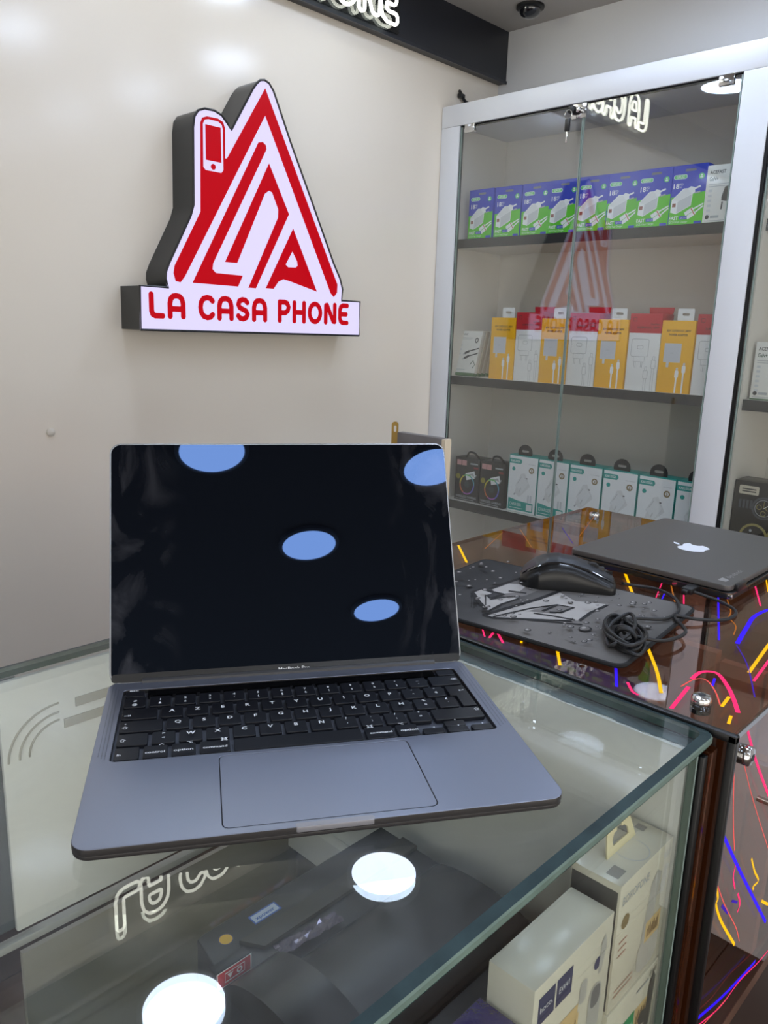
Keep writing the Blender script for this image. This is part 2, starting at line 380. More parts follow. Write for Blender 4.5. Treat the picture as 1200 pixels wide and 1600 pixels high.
# ------------------------------------------------------------------ neon sign on the fascia
M_NEON = glow('neon tube', (250, 252, 236), 8.0)
neon = thing('neon_sign', (97, 137.6, 111), 'white neon outline lettering on the black fascia', 'sign')
LW, tot = letters('LA CASA PHONE', 9.2, 1.35, adv=0.1, space=0.42, res=0.3)
sx = 93.5/tot
FN = frame((0, 0, 0), (1, 0, 0), (0, 0, 1))
prism('backing_plate', [rrect(-47.5, 49.2, -1.4, 12.8, 0.6)], 0.4, 0.9, pane('plate acrylic', (0.55, 0.57, 0.58), 0.06), neon, FN)
for ch, lps in LW:
    vs = []; fs = []
    for lp in lps:
        P = [(50.6-97+1.4+a*sx, -2.2, 1.35+b) for a, b in lp[::2]]
        v, f2 = tube_data(P, 0.42, 6, True); b0 = len(vs); vs += v; fs += [tuple(b0+i for i in q) for q in f2]
    mesh('tube_'+ch.lower(), vs, fs, M_NEON, neon, smooth=True)

# small wall fittings
lathe('w', [(0.9, 0), (0.9, 0.35), (0.5, 0.6), (0.02, 0.65)], mat('cream cap', (205, 198, 186), .5), None, fr=frame((44.4, YW, 5.96), (1, 0, 0), (0, 0, 1))).name = 'screw_cap'
tag(bpy.data.objects['screw_cap'], 'small round cream screw cap on the beige wall', 'screw cap')
t = thing('cable_clip', (178.5, YW, 98.5), 'small black cable end sticking out above the cabinet', 'cable clip')
tube('cable_stub', spline([(0, -0.2, 4.5), (-0.4, -1.2, 3.4), (0.6, -1.2, 2.4), (2.0, -1.0, 1.8), (4, -1, 1.6)], 6), 0.5, M_BLACK, t)
box('clip', -1, 1.2, -1.6, -0.1, 2.4, 3.6, M_BLACK, t, 0.2)

# ------------------------------------------------------------------ display cabinets on the right wall
XC = 171.0
SH = (58.2, 16.2, -24.5)
cab = thing('display_cabinet', (XC+13, 92, -50), 'white framed display cabinet with two hinged glass doors', 'cabinet')
def cb(name, x0, x1, y0, y1, z0, z1, m, parent=cab, bev=0.0):
    o = (XC+13, 92, -50) if parent is cab else (0, 0, 0)
    return box(name, x0-o[0], x1-o[0], y0-o[1], y1-o[1], z0-o[2], z1-o[2], m, parent, bev)
def cabinet_shell(par, o, y0, y1, shelves, stl, str_):
    def c(name, x0, x1, a0, a1, z0, z1, m, p=par, bev=0.0): return box(name, x0-o[0], x1-o[0], a0-o[1], a1-o[1], z0-o[2], z1-o[2], m, p, bev)
    c('back_board', XK-1.4, XK-0.2, y0, y1, -50, 96.5, M_CABIN)
    sd = 6.0 if stl else 1.0; c('side_board', XC+0.6, XK-1.5, y1-sd, y1-sd+.7, -50, 90.6, M_CABIN); c('side_board', XC+0.6, XK-1.5, y0+str_-1.6, y0+str_, -50, 90.6, M_CABIN)
    c('top_board', XC+0.6, XK-1.5, y0+0.2, y1-0.2, 90.7, 96.6, M_WHITE)
    if stl: c('stile', XC-0.2, XC+1.6, y1-stl, y1, -50, 90.68, M_WHITE, par, 0.15)
    if str_: c('stile', XC-0.2, XC+1.6, y0, y0+str_, -50, 90.68, M_WHITE, par, 0.15)
    c('header', XC-0.2, XC+1.6, y0, y1, 90.7, 96.8, M_WHITE, par, 0.15)
    for z in shelves:
        s = c('shelf', XC+2.2, XK-1.6, y0+str_+0.1, y1-sd-.1, z-2.6, z, M_CABIN)
        c('edge_band', XC+1.9, XC+2.2, y0+str_+0.1, y1-sd-.1, z-2.65, z+0.02, M_EDGE, s)
    c('gasket', XC+0.2, XC+0.9, y1-stl-0.7, y1-stl, -50, 90.6, M_BLKR); c('gasket', XC+0.9, XC+1.5, y0+str_, y1-stl, 90.1, 90.7, M_BLKR)
    if str_: c('gasket', XC+0.2, XC+0.9, y0-0.8, y0-0.02, -50, 90.6, M_BLKR)
    return c
CO = (XC+13, 92, -50)
c = cabinet_shell(cab, CO, 43.3, 140.8, SH, 7.2, 6.8)
M_PEDGE = mat('pane edge', (128, 144, 138), 0.2)
for (a0, a1) in ((91.5, 132.9), (50.3, 91.1)):
    d = c('glass_door', XC-0.25, XC+0.25, a0, a1, -49, 90.0, M_PANE)
    for e in (a0, a1): c('pane_edge', XC-0.27, XC+0.27, e-0.12, e+0.12, -49, 90.0, M_PEDGE, d)
    ey = a1-3.4 if a0 > 90 else a0+3.4
    c('hinge_clip', XC-0.8, XC+0.5, ey-1.8, ey+1.8, 88.2, 90.6, M_CHROME, d, 0.15)
# lock with its key
lk = c('lock_plate', XC-0.6, XC-0.28, 90.4, 94.8, 86.7, 90.3, M_CHROME, cab, 0.1)
def cyl_x(name, x0, x1, y, z, r, m, parent): # parent has no offset of its own
    return lathe(name, [(r, 0), (r, x1-x0), (r*0.85, x1-x0+0.08), (0.02, x1-x0+0.08)], m, parent, fr=frame((x1-CO[0], y-CO[1], z-CO[2]), (0, -1, 0), (0, 0, 1)))
cyl_x('lock_barrel', XC-2.6, XC-0.6, 93.9, 88.7, 1.05, M_BLACK, lk); cyl_x('lock_knob', XC-2.2, XC-0.6, 92.0, 88.5, 0.7, M_CHROME, lk)
key = thing('cabinet_key', (XC-3.1, 94.2, 85.0), 'black-headed key hanging from the cabinet lock', 'key')
tube('key_ring', [(0, 1.1*math.cos(a), 2.4+1.1*math.sin(a)) for a in [2*math.pi*i/16 for i in range(16)]], 0.12, M_CHROME, key, 6, True)
box('key_head', -0.3, 0.3, -0.75, 0.75, -1.8, 1.4, M_BLACK, key, 0.2); box('key_blade', -0.1, 0.1, -0.3, 0.3, -4.6, -1.8, M_CHROME, key, 0.04)
cab2 = thing('display_cabinet', (XC+13, -2, -50), 'second display cabinet at the right picture edge', 'cabinet')
CO2 = (XC+13, -2, -50)
c2 = cabinet_shell(cab2, CO2, -50, 42.4, (58.2, 16.2, -24.5), 0.0, 6.8)
d = c2('glass_door', XC-0.25, XC+0.25, -43, 42.2, -49, 90.0, M_PANE); c2('pane_edge', XC-0.27, XC+0.27, 41.6, 41.9, -49, 90.0, M_PEDGE, d)
# low base unit under both cabinets
base = thing('base_cabinet', (164, 45, ZF), 'white base unit running under the display cabinets', 'cabinet')
box('carcass', 128-164, XK-0.2-164, -95, YW-0.2-45, 0, 44.9, M_WHITE, base, 0.2)
for i in range(6):
    y0 = -94.5+i*31.6; dd = box('door', 126.2-164, 127.95-164, y0, y0+31.2, 6, 43.5, M_WHITE, base, 0.2)
    box('handle', 125.2-164, 126.2-164, y0+14, y0+17.2, 36, 37, M_CHROME, dd, 0.2)

# ------------------------------------------------------------------ retail boxes on the shelves
FX = XC+4.0                                     # front faces of the boxes on the shelves
def front(hh=0): return frame((0, 0, hh), (0, -1, 0), (0, 0, 1))   # local frame: origin at the left bottom front corner
ink = lambda n, c: mat('ink '+n, c, 0.45)
W_ = ink('white', (240, 242, 244)); DK = ink('dark', (45, 45, 48)); GRY = ink('grey', (170, 174, 178)); LGR = ink('light grey', (205, 209, 213))
BLU = mat('blue carton', (38, 62, 190), 0.35); GRN = mat('green carton', (92, 200, 40), 0.35); PIL = ink('logo green', (96, 205, 120))
ORD = ['first', 'second', 'third', 'fourth', 'fifth', 'sixth', 'seventh', 'eighth']
def charger18():
    t = thing('charger_box', (0, 0, 0), 'x', 'charger box', 'blue and green charger boxes on the top shelf'); Wd, H, Dp = 9.35, 14.5, 4.6
    box('carton', 0, Dp, -Wd, 0, 0, H, BLU, t, 0.06)
    p = Print()
    p.rect(0.05, Wd-0.05, 0.05, H-0.05, BLU); p.poly([(0.05, .05), (Wd-.05, .05), (Wd-.05, 7.9), (6, 7.5), (0.05, 6.9)], GRN)
    p.rr(3.6, 6.4, 12.9, 13.5, 0.28, ink('hang slot', (120, 122, 128)))
    p.rr(0.75, 4.25, 11.2, 12.25, 0.5, W_); p.rr(0.87, 4.13, 11.3, 12.15, 0.42, PIL); p.text('GFUZ', 2.5, 11.45, 0.55, W_, 2.2, 'c', .02)
    p.disc(7.9, 11.5, 0.72, PIL); p.disc(7.9, 11.75, 0.22, W_); p.rect(7.55, 8.25, 11.1, 11.45, W_)
    p.text('18', 0.9, 9.0, 1.25, W_, 1.5, bold=.02); p.text('PD', 2.5, 9.65, .55, W_, .9); p.text('W', 2.5, 9.0, .5, W_, .6)
    p.poly([(.7, 3.4), (2.2, 2.9), (5.9, 4.7), (6.1, 7.3), (4.9, 8.9), (3.6, 8.9), (.8, 6.4)], W_)     # plug body
    p.poly([(2.3, 3.1), (5.8, 4.8), (5.9, 7.4), (2.4, 5.9)], LGR); p.poly([(1.0, 6.4), (2.4, 6.0), (5.8, 7.5), (4.8, 8.7), (3.7, 8.7)], ink('paper', (228, 230, 232)))
    p.rect(1.05, 1.95, 4.6, 5.5, ink('port', (150, 90, 80))); p.poly([(4.8, 8.8), (6.0, 7.4), (6.7, 7.8), (6.5, 9.0), (5.4, 9.3)], W_)
    p.line([(6.3, 8.6), (7.9, 9.2)], .42, W_); p.line([(6.6, 7.6), (8.0, 7.9)], .35, GRY)
    for dx, dy in ((0, 0), (.6, -.9)):
        p.line([(4.6+dx, 2.7+dy), (6.6+dx, 3.9+dy)], .95, W_); p.line([(6.3+dx, 3.7+dy), (9.1, 5.0+dy*.6)], .35, W_); p.line([(6.2+dx, 3.6+dy), (6.4+dx, 3.75+dy)], .9, ink('red ring', (200, 80, 60)))
    p.text('FAST', .6, 1.5, 0.85, W_, 2.3, bold=.03); p.rr(3.2, 5.2, 1.5, 2.3, .15, BLU); p.text('QC3.0', 4.2, 1.72, .4, W_, 1.5, 'c')
    p.text('QC3.0 Fast Charger', .6, .7, .55, W_, 4.9); p.rr(7.1, 9.0, .25, .95, .15, BLU)
    for i in range(5): p.rect(.4+i*1.2, .8+i*1.2, .12, .35, BLU)
    p.build('printed_front', front(), t); return t
CH = charger18(); SY1 = [131.8, 122.0, 112.3, 102.9, 93.8, 84.9, 75.9, 67.0]
for i, y in enumerate(SY1):
    o = CH if i == 0 else copy_tree(CH); o.location = Vector((FX+0.15*(i % 3), y, SH[0]))*K; o.rotation_euler.z = math.radians((-1.2, .6, -.5, .8, 0, .9, -.6, .4)[i])
    o['label'] = 'blue and green fast charger box, %s from the left on the top shelf' % ORD[i]

def acefast(name, Wd, H, Dp):
    t = thing(name, (0, 0, 0), 'x', 'charger box'); box('carton', 0, Dp, -Wd, 0, 0, H, mat('white carton', (232, 231, 226), 0.4), t, 0.06)
    box('green_base', -0.02, Dp+.02, -Wd-.02, .02, -.01, .35, mat('green base', (70, 110, 70), .5), t)
    p = Print(); p.text('ACEFAST', .7, H-2.0, .8, DK, 3.9, bold=.02); p.text('GaN+', .7, H-3.6, .95, ink('dark green', (50, 80, 60)), 2.2, bold=.02)
    for i in range(2): p.rect(.7, 6.2, H-4.5-i*.5, H-4.35-i*.5, GRY)
    for i in range(6): p.rect(.8, 1.7, H-6.2-i*1.15, H-5.6-i*1.15, LGR)
    p.poly([(4.2, H-7.4), (4.8, H-5.2), (6.2, H-4.8), (7.6, H-5.2), (7.8, H-10.6), (6, H-11), (5.6, H-8.6), (4.2, H-8.3)], DK)
    p.line([(4.5, H-8.6), (4.4, H-10.4)], .35, DK); p.disc(1.1, 1.6, .5, DK); p.rect(1.9, 4, 1.3, 1.9, GRY); p.rect(.6, 7, .6, .75, GRY)
    p.build('printed_front', front(), t); return t
a = acefast('adapter_box', 8.2, 13.6, 5); a.location = Vector((FX, 57.7, SH[0]))*K; tag(a, 'white adapter box at the right end of the top shelf', group='white adapter boxes')
b = acefast('adapter_box', 8.2, 13.9, 5); b.location = Vector((FX, 40.6, SH[1]))*K; tag(b, 'white adapter box behind the second cabinet glass at the picture edge', group='white adapter boxes')

# shelf two: yellow and red-white charger boxes in turn
YEL = mat('yellow carton', (246, 184, 10), 0.35); RED = mat('red carton', (196, 22, 44), 0.4); WCT = mat('white glossy carton', (233, 235, 236), 0.35)
def yellow():
    t = thing('charger_box', (0, 0, 0), 'x', 'charger box', 'yellow charger boxes on the middle shelf'); Wd, H, Dp = 8.9, 18.6, 6.5
    box('carton', 0, Dp, -Wd, 0, 0, H, YEL, t, 0.06)
    prism('hang_tab', [rrect(3.7, 8.1, H-.2, H+3.0, .4), rrect(4.9, 6.9, H+1.2, H+1.9, .3)], -.4, -.3, WCT, t, front())
    p = Print(); p.text('80W SUPERVOOC 240W', 4.6, H-2.9, .62, DK, 6.4, 'c', .01); p.text('POWER ADAPTER', 4.6, H-3.9, .55, DK, 5.0, 'c', .02)
    p.rect(1.2, 5.8, 7.9, 12.8, LGR); p.rect(1.3, 5.7, 8.0, 12.7, ink('adapter grey', (198, 202, 210))); p.text('oppo', 3.4, 10.2, .4, GRY, 1.0, 'c'); p.rect(2.1, 2.8, 6.6, 7.9, LGR)
    for x, y in ((5.2, 5.9), (7.0, 7.2)):
        p.rr(x-.5, x+.5, y-1.9, y, .3, W_); p.rr(x-.28, x+.28, y, y+.7, .1, LGR); p.rect(x-.22, x+.22, .1, y-1.8, W_)
    p.build('printed_front', front(), t); return t
def redwhite():
    t = thing('charger_box', (0, 0, 0), 'x', 'charger box', 'red and white charger boxes on the middle shelf'); Wd, H, Dp = 9.0, 20.2, 6.5
    box('carton', 0, Dp, -Wd, 0, 0, H, WCT, t, 0.06)
    box('red_lid', -.06, Dp+.06, -Wd-.05, .05, H-5.0, H+.06, RED, t, .06); prism('open_flap', [[(2.2, H-.1), (8.8, H-.1), (9.1, H+1.9), (2.0, H+1.9)]], -6.4, -6.3, RED, t, front())
    p = Print(); p.line([(.9, H-1.9), (.9, H-1.0), (1.8, H-1.0), (1.8, H-1.9)], .14, DK, True); p.text('Dart Flash', 8.4, H-2.9, .5, DK, 2.4, 'r', .01); p.text('SUPERVOOC 160W', 8.4, H-3.8, .55, DK, 6.2, 'r', .01)
    p.build('printed_lid', front(), t, .06)
    p = Print(); g = ink('line grey', (150, 155, 158)); p.line(rrect(1.0, 5.9, 9.0, 13.6, .5, 3), .1, g, True); p.line(rrect(2.7, 4.4, 11.0, 11.9, .4, 3), .09, g, True)
    p.line([(1.9, 9.0), (1.9, 7.6), (5.0, 7.6), (5.0, 9.0)], .1, g)
    for x in (2.4, 4.3): p.line([(x-.2, 7.6), (x-.2, 6.2), (x+.2, 6.0), (x+.2, 7.6)], .09, g)
    for x, y in ((5.7, 5.4), (7.7, 8.2)):
        p.line(rrect(x-.6, x+.6, y-2.2, y, .3, 3), .09, g, True); p.line(rrect(x-.3, x+.3, y, y+1.0, .12, 2), .08, g, True)
        p.line([(x-.3, y-2.2), (x-.3, .1)], .08, g); p.line([(x+.3, y-2.2), (x+.3, .1)], .08, g)
    p.build('printed_front', front(), t); return t
YB_, RW_ = yellow(), redwhite()
for i, y in enumerate((120.3, 102.0, 83.5, 64.9)):
    o = YB_ if i == 0 else copy_tree(YB_); o.location = Vector((FX-.2, y, SH[1]))*K; o.rotation_euler.z = math.radians((.6, -.5, .4, -.3)[i])
    o['label'] = 'yellow phone charger box, %s from the left on the middle shelf' % ORD[i]
for i, y in enumerate((111.2, 92.8, 74.2, 55.7)):
    o = RW_ if i == 0 else copy_tree(RW_); o.location = Vector((FX+.1, y, SH[1]))*K
    o['label'] = 'white charger box with red lid, %s from the left on the middle shelf' % ORD[i]
# thin cable boxes leaning at the left end of the middle shelf
for i in range(4):
    t = thing('cable_box', (FX+1.0+i*1.75, 135.6-i*.35, SH[1]+.25+.02*i), 'white cable box leaning at the left end of the middle shelf' if i == 0 else 'cable box leaning %s behind the front white cable box' % ORD[i-1], 'cable box', 'cable boxes leaning on the middle shelf')
    t.rotation_euler = (0, math.radians(15), 0)
    box('carton', 0, 1.5, -8.4, 0, 0, 14.6, mat('kraft side carton', (196, 188, 172), .5) if i else mat('white carton', (232, 231, 226), 0.4), t, .06)
    box('green_base', -.03, 1.53, -8.43, .03, -.02, .9, mat('green base', (70, 110, 70), .5), t)
    if i == 0:
        p = Print(); p.text('ACEFAST', .9, 13.2, .6, DK, 2.8, bold=.02); p.rect(.9, 7, 12.2, 12.35, GRY); p.rect(.9, 6, 11.8, 11.9, GRY); p.ring(9.2, 11.6, .5, .9, DK)
        for x, y in ((0, 0), (.2, -1.6)): p.line([(4.0+x, 7.2+y), (6.4+x, 8.0+y)], .8, DK); p.line([(6.4+x, 8.0+y), (11.2, 9.0+y)], .4, DK); p.line([(3.2+x, 6.9+y), (4.0+x, 7.2+y)], .45, GRY)
        p.line([(8.2, 3.6), (9.6, 4.9), (10.9, 3.6), (9.8, 2.4)], .35, ink('dark green', (50, 80, 60)))
        for j in range(3): p.rect(1, 1.9, 9.6-j*1.4, 10.1-j*1.4, LGR)
        p.rect(.9, 6, 1.8, 1.95, GRY); p.v = [(a*.73, b_, c_) for a, b_, c_ in p.v]; p.build('printed_front', front(), t)

# shelf three: black earphone boxes and white-teal charger boxes
TEAL = mat('teal carton', (30, 160, 150), 0.4); BCT = mat('black carton', (26, 25, 27), 0.35)
def tabring(t, cx, H, m, R=2.55):
    prism('hang_tab', [circ(cx, H+.75, R, 24), rrect(cx-1.3, cx+1.3, H+.9, H+1.6, .35)], -1.2, -1.05, m, t, front())
def earbox():
    t = thing('headphone_box', (0, 0, 0), 'x', 'headphone box', 'black headphone boxes on the lower shelf'); Wd, H, Dp = 9.9, 14.4, 6.5
    box('carton', 0, Dp, -Wd, 0, 0, H, BCT, t, .06)
    tube('carry_loop', spline([(1, -3.9, H), (1.2, -4.4, H+1.6), (1.2, -6.5, H+1.7), (1.1, -8.6, H+.2)], 6), .35, M_BLACK, t, 6)
    p = Print(); pk = ink('pink', (214, 160, 158)); p.rect(.6, 2.4, H-2.6, H-.9, pk); p.rect(2.6, 4.5, H-2.6, H-.9, pk); p.rect(6, 9, H-2.0, H-1.5, GRY); p.rect(7.4, 9.2, H-3.3, H-2.7, ink('dark red', (140, 40, 40)))
    p.poly([(4.2, H-5.2), (7.8, H-4.0), (8.2, H-6.4), (4.7, H-7.4)], W_); p.line([(5.0, H-5.8), (7.4, H-5.1)], .6, GRY)
    p.disc(1.3, 8.0, .9, ink('olive', (150, 140, 40)))
    cs = [(90, 170, 190), (120, 200, 120), (220, 200, 60), (220, 120, 70), (180, 100, 190), (110, 110, 210)]
    for i in range(24):
        a0 = 2*math.pi*i/24; a1 = 2*math.pi*(i+1)/24
        p.poly([(5.0+3.0*math.cos(a0), 5.6+3.4*math.sin(a0)), (5.0+3.0*math.cos(a1), 5.6+3.4*math.sin(a1)), (5.0+2.55*math.cos(a1), 5.6+2.95*math.sin(a1)), (5.0+2.55*math.cos(a0), 5.6+2.95*math.sin(a0))], ink('rgb %d' % (i//4), cs[i//4]))
    p.disc(5, 5.6, 1.1, ink('dim teal', (52, 66, 68))); p.disc(7.4, 8.8, .35, GRY); p.line([(7.9, 8.0), (8.6, 9.2)], .4, GRY); p.text('WIRELESS GAMING', .7, 1.0, .8, GRY, 8.3, bold=.02); p.rect(.7, 8, .4, .6, GRY)
    p.build('printed_front', front(), t); return t
E0 = earbox()
for i, y in enumerate((131.7, 121.4)):
    o = E0 if i == 0 else copy_tree(E0); o.location = Vector((FX, y, SH[2]))*K; o.rotation_euler.z = math.radians((2, -1)[i])
    o['label'] = ('black headphone box with rainbow ring at the left end of the lower shelf', 'black headphone box with rainbow ring beside the first white teal box')[i]
def kaku():
    t = thing('charger_box', (0, 0, 0), 'x', 'charger box', 'white and teal charger boxes on the lower shelf'); Wd, H, Dp = 10.5, 18.0, 5.5
    box('carton', 0, Dp, -Wd, 0, 0, H, TEAL, t, .06); tabring(t, 4.9, H, M_BLACK)
    p = Print(); g = ink('soft grey', (196, 198, 200)); p.rect(.18, Wd-.1, .1, H-.3, W_); p.poly([(.18, H-1.2), (4.3, H-1.2), (4.7, H-1.7), (4.7, H-2.2), (4.3, H-2.7), (.18, H-2.7)], TEAL); p.text('KAKUSIGA', .6, H-2.25, .7, W_, 3.4, bold=.02)
    p.disc(1.8, H-4.4, .62, TEAL); p.ring(8.3, H-4.3, .55, .95, ink('gold', (140, 120, 80))); p.text('3', 8.3, H-4.75, .8, ink('gold', (140, 120, 80)), .6, 'c', .04); p.text('FAST CHARGE', 8.3, H-2.6, .32, GRY, 2.6, 'c')
    p.poly([(2.6, 6.2), (4.4, 4.9), (8.2, 8.7), (6.0, 12.6), (4.6, 12.2)], ink('box shadow', (222, 223, 224))); p.poly([(2.8, 8.4), (4.9, 12.3), (7.6, 9.6), (5.2, 5.8)], ink('paper', (228, 230, 232)))
    p.line([(2.8, 8.4), (4.9, 12.3), (7.6, 9.6), (5.2, 5.8)], .08, g, True); p.line([(3.6, 9.2), (4.9, 11.4)], .22, g); p.line([(4.4, 6.6), (4.9, 7.9)], .3, g); p.rect(6.5, 7.1, 10.9, 11.2, DK); p.line([(2.4, 5.4), (2.9, 6.0)], .4, GRY)
    for x in (7.8, 8.7): p.rr(x-.3, x+.3, 3.6, 6.0, .2, LGR)
    p.poly([(.5, .6), (9.6, .6), (9.6, 3.4), (4.3, 3.7), (1.0, 4.3), (.5, 4.3)], TEAL); p.text('CHARGER', 1.0, 2.0, 1.0, W_, 4.4, bold=.0); p.rect(7.3, 9.3, 1.0, 3.0, ink('paper', (228, 230, 232))); p.rect(1, 6, 1.2, 1.35, W_)
    p.build('printed_front', front(), t); return t
K0 = kaku()
for i, y in enumerate((110.3, 99.5, 88.7, 77.8, 66.9, 56.1)):
    o = K0 if i == 0 else copy_tree(K0); o.location = Vector((FX, y, SH[2]))*K; o.rotation_euler.z = math.radians((.5, -.6, .3, 0, -.4, .3)[i])
    o['label'] = 'white and teal charger box, %s from the left on the lower shelf' % ORD[i]
# watch box in the second cabinet
t = thing('watch_box', (FX, 41.2, SH[2]), 'black box printed with two gold and dark watches', 'watch box')
box('carton', 0, 8, -15, 0, 0, 20.5, mat('black carton', (26, 25, 27), 0.35), t, .06)
p = Print(); gd = ink('watch gold', (150, 140, 84)); st = ink('watch steel', (72, 76, 84)); p.rr(1.2, 6.0, 17.2, 19.4, .3, ink('price tag', (205, 196, 176))); p.rect(1.9, 5.3, 18.4, 18.7, DK); p.rect(1.9, 5.3, 17.8, 18.1, DK)
for i in range(5): p.poly([(1.5+i*.9, 13.6), (2.1+i*.9, 13.6), (2.1+i*.9, 15.8), (1.5+i*.9, 15.8)], st); p.poly([(9.0+i*.9, 13.0), (9.6+i*.9, 13.0), (9.6+i*.9, 15.6), (9.0+i*.9, 15.6)], st)
p.disc(7.6, 14.2, 2.9, st); p.disc(7.6, 14.2, 2.4, BCT); p.ring(7.6, 14.2, 2.0, 2.15, GRY)
for q in ((6.5, 14.4), (8.7, 14.4), (7.6, 12.9)): p.ring(*q, .5, .68, gd, 16)
p.line([(7.6, 14.2), (7.6, 16)], .14, gd); p.line([(7.6, 14.2), (9, 15.3)], .14, W_)
for i in range(5): p.poly([(8.6+i*.8, 6.2+i*.7), (9.2+i*.8, 5.8+i*.7), (10.0+i*.7, 8.2+i*.8), (9.5+i*.7, 8.8+i*.7)], gd)
p.disc(6.0, 6.6, 3.5, gd); p.disc(6.0, 6.6, 2.9, BCT); p.disc(7.4, 6.4, .5, ink('pinkred', (190, 70, 90))); p.rect(4.2, 4.5, 6, 7, GRY); p.rect(4.9, 5.2, 6, 7, GRY); p.rect(5.5, 5.8, 6, 7, GRY); p.disc(5.2, 8.2, .35, GRY)
p.build('printed_front', front(), t)

# ------------------------------------------------------------------ low gate panel with a brass hook behind the laptop
t = thing('gate_panel', (101, 83, ZF), 'grey laminate gate panel with brass hook seen above the laptop', 'gate')
box('panel', -1, 1, -7.0, 6.2, 0, 102.9, mat('grey laminate', (112, 108, 107), .5, var=.08, vscale=30), t, .1)
box('edge_strip', -1.05, 1.05, -7.9, -7.0, 0, 102.8, mat('cream edge', (222, 206, 180), .5), t)
prism('brass_hook', [rrect(-.75, .75, 95, 105.2, .7), rrect(-.25, .3, 102.9, 104.3, .25)], -.2, .2, M_BRASS, t, frame((-1.2, 6.6, 0), (.6, -.8, 0), (0, 0, 1)))

# ------------------------------------------------------------------ glass counter
XR, YF0, YB0, XL0 = 31.0, -10.8, 38.5, -150.0
ctr = thing('glass_counter', (-60, 14, ZF), 'glass topped display counter carrying the open laptop', 'counter')
OC = (-60, 14, ZF)
def cc(name, x0, x1, y0, y1, z0, z1, m, parent=None, bev=0.0):
    return box(name, x0-OC[0], x1-OC[0], y0-OC[1], y1-OC[1], z0-OC[2], z1-OC[2], m, parent or ctr, bev)
# top slab: clear faces and green polished edges
def slab(name, x0, x1, y0, y1, z0, z1, r=1.0, bv=0.35):
    lp = rrect(x0, x1, y0, y1, r, 4); n = len(lp)
    def inset(d): return rrect(x0+d, x1-d, y0+d, y1-d, r, 4)
    rings = [(inset(.75), z1), (inset(.08), z1-.16), (lp, z1-.3), (lp, z0+.45), (inset(.25), z0)]
    vs = [(a-OC[0], b-OC[1], z-OC[2]) for L_, z in rings for a, b in L_]
    fs = [tuple(range(n)), tuple(4*n+i for i in range(n))[::-1]]; mi = [0, 0]
    for k in range(4):
        for i in range(n): fs.append((k*n+i, (k+1)*n+i, (k+1)*n+(i+1) % n, k*n+(i+1) % n)); mi.append((1, 3, 3, 2)[k])
    o = mesh(name, vs, fs, M_TOPG, ctr); o.data.materials.append(M_GEDGE); o.data.materials.append(M_GEDGE2); o.data.materials.append(M_GEDGE3)
    o.data.polygons.foreach_set('material_index', mi); return o
top = slab('glass_top', XL0, XR, YF0, YB0, -1.15, 0.0)
M_GLUE = mat('glue strip', (104, 118, 122), .35, var=.45, vscale=30)
def ragged(name, a0, a1, w, edge, axis, z):
    n = 90; A = []; B = []
    for i in range(n+1):
        s = a0+(a1-a0)*i/n; d = w+random.uniform(-.12, .12)+.12*math.sin(s*.9)
        A.append((s, edge)); B.append((s, edge-d if axis == 'x' else edge+d))
    pts = [(b, a) if axis == 'x' else (a, b) for a, b in A+B]
    vs = [(a-OC[0], b-OC[1], z-OC[2]) for a, b in pts]
    return mesh(name, vs, [(i, i+1, n+2+i, n+1+i) for i in range(n)], M_GLUE, ctr)
ragged('glue_strip', YF0+.4, YB0-.4, 1.7, XR-.4, 'x', -1.2); ragged('glue_strip', XL0, XR-.6, 1.0, YF0+.4, 'y', -1.2)
cc('front_glass', XL0, 28.2, YF0+.3, YF0+.9, -33.8, -1.25, M_SHELFG); cc('front_glass_edge', 28.2, 28.5, YF0+.3, YF0+.9, -33.8, -1.25, M_PEDGE)
M_ENDW = mat('white end panel', (234, 233, 226), .3)
cc('end_panel', 28.6, 29.6, YF0+1.2, YB0-.2, -34, -1.25, M_ENDW); cc('end_trim', 27.2, 28.6, YF0+1.2, YB0-.6, -34, -29.6, M_ENDW, None, .1)
cc('lower_end_panel', 28.6, 29.6, YF0+.4, YB0-.2, ZF, -34.1, mat('black panel', (20, 19, 20), .25))
cc('glass_shelf', XL0, 27.1, YF0+1.2, YB0-1.4, -34.6, -34.0, M_SHELFG); cc('shelf_edge', XL0, 27.1, YF0+.95, YF0+1.18, -34.65, -33.95, M_GEDGE2)
cc('back_door_or_shade', -70, -4.0, YB0-.2, YB0+.3, -26.8, -1.3, mat('dark shade sheet', (74, 82, 88), .2), None, .1)  # dark sheet stands in for shade on the open staff side
bp = cc('back_door_or_shade', -5.9, 28.4, YB0-.9, YB0-.3, -26.8, -1.3, mat('white sliding door', (232, 232, 227), .3), None, .15)
for k, zz in enumerate((-4.8, -6.6)): cc('door_groove', 1.0-k*1.2, 28, YB0-1.05, YB0-.88, zz-.9, zz, mat('door groove', (176, 172, 158), .5), bp)
for k, r in enumerate((4.4, 3.5, 2.7)):
    tube('door_molding', [(-.6-OC[0]-r*math.sin(a)*1.1, YB0-.95-OC[1], -9.2+r*math.cos(a)-OC[2]) for a in [i*math.pi/2/10 for i in range(11)]], .1, mat('door groove', (176, 172, 158), .5), bp, 6)
cc('shelf_rail', XL0, 28.4, YB0-1.2, YB0-.2, -28.3, -27.5, mat('rail', (186, 184, 176), .4), None, .1)
cc('lower_back_panel', -5.6, 28.4, YB0-.8, YB0-.2, ZF, -29.5, mat('beige back panel', (166, 160, 148), .4))
cc('base_board', XL0, 28.5, YF0+.4, YB0-.2, ZF, ZF+8, M_WOODD)
cc('lower_front_panel', XL0, 28.4, YF0+.2, YF0+.9, ZF, -34.9, M_WOODD)
cc('left_end_panel', XL0, XL0+.8, YF0+1.2, YB0-.2, ZF, -1.3, M_WHITE)

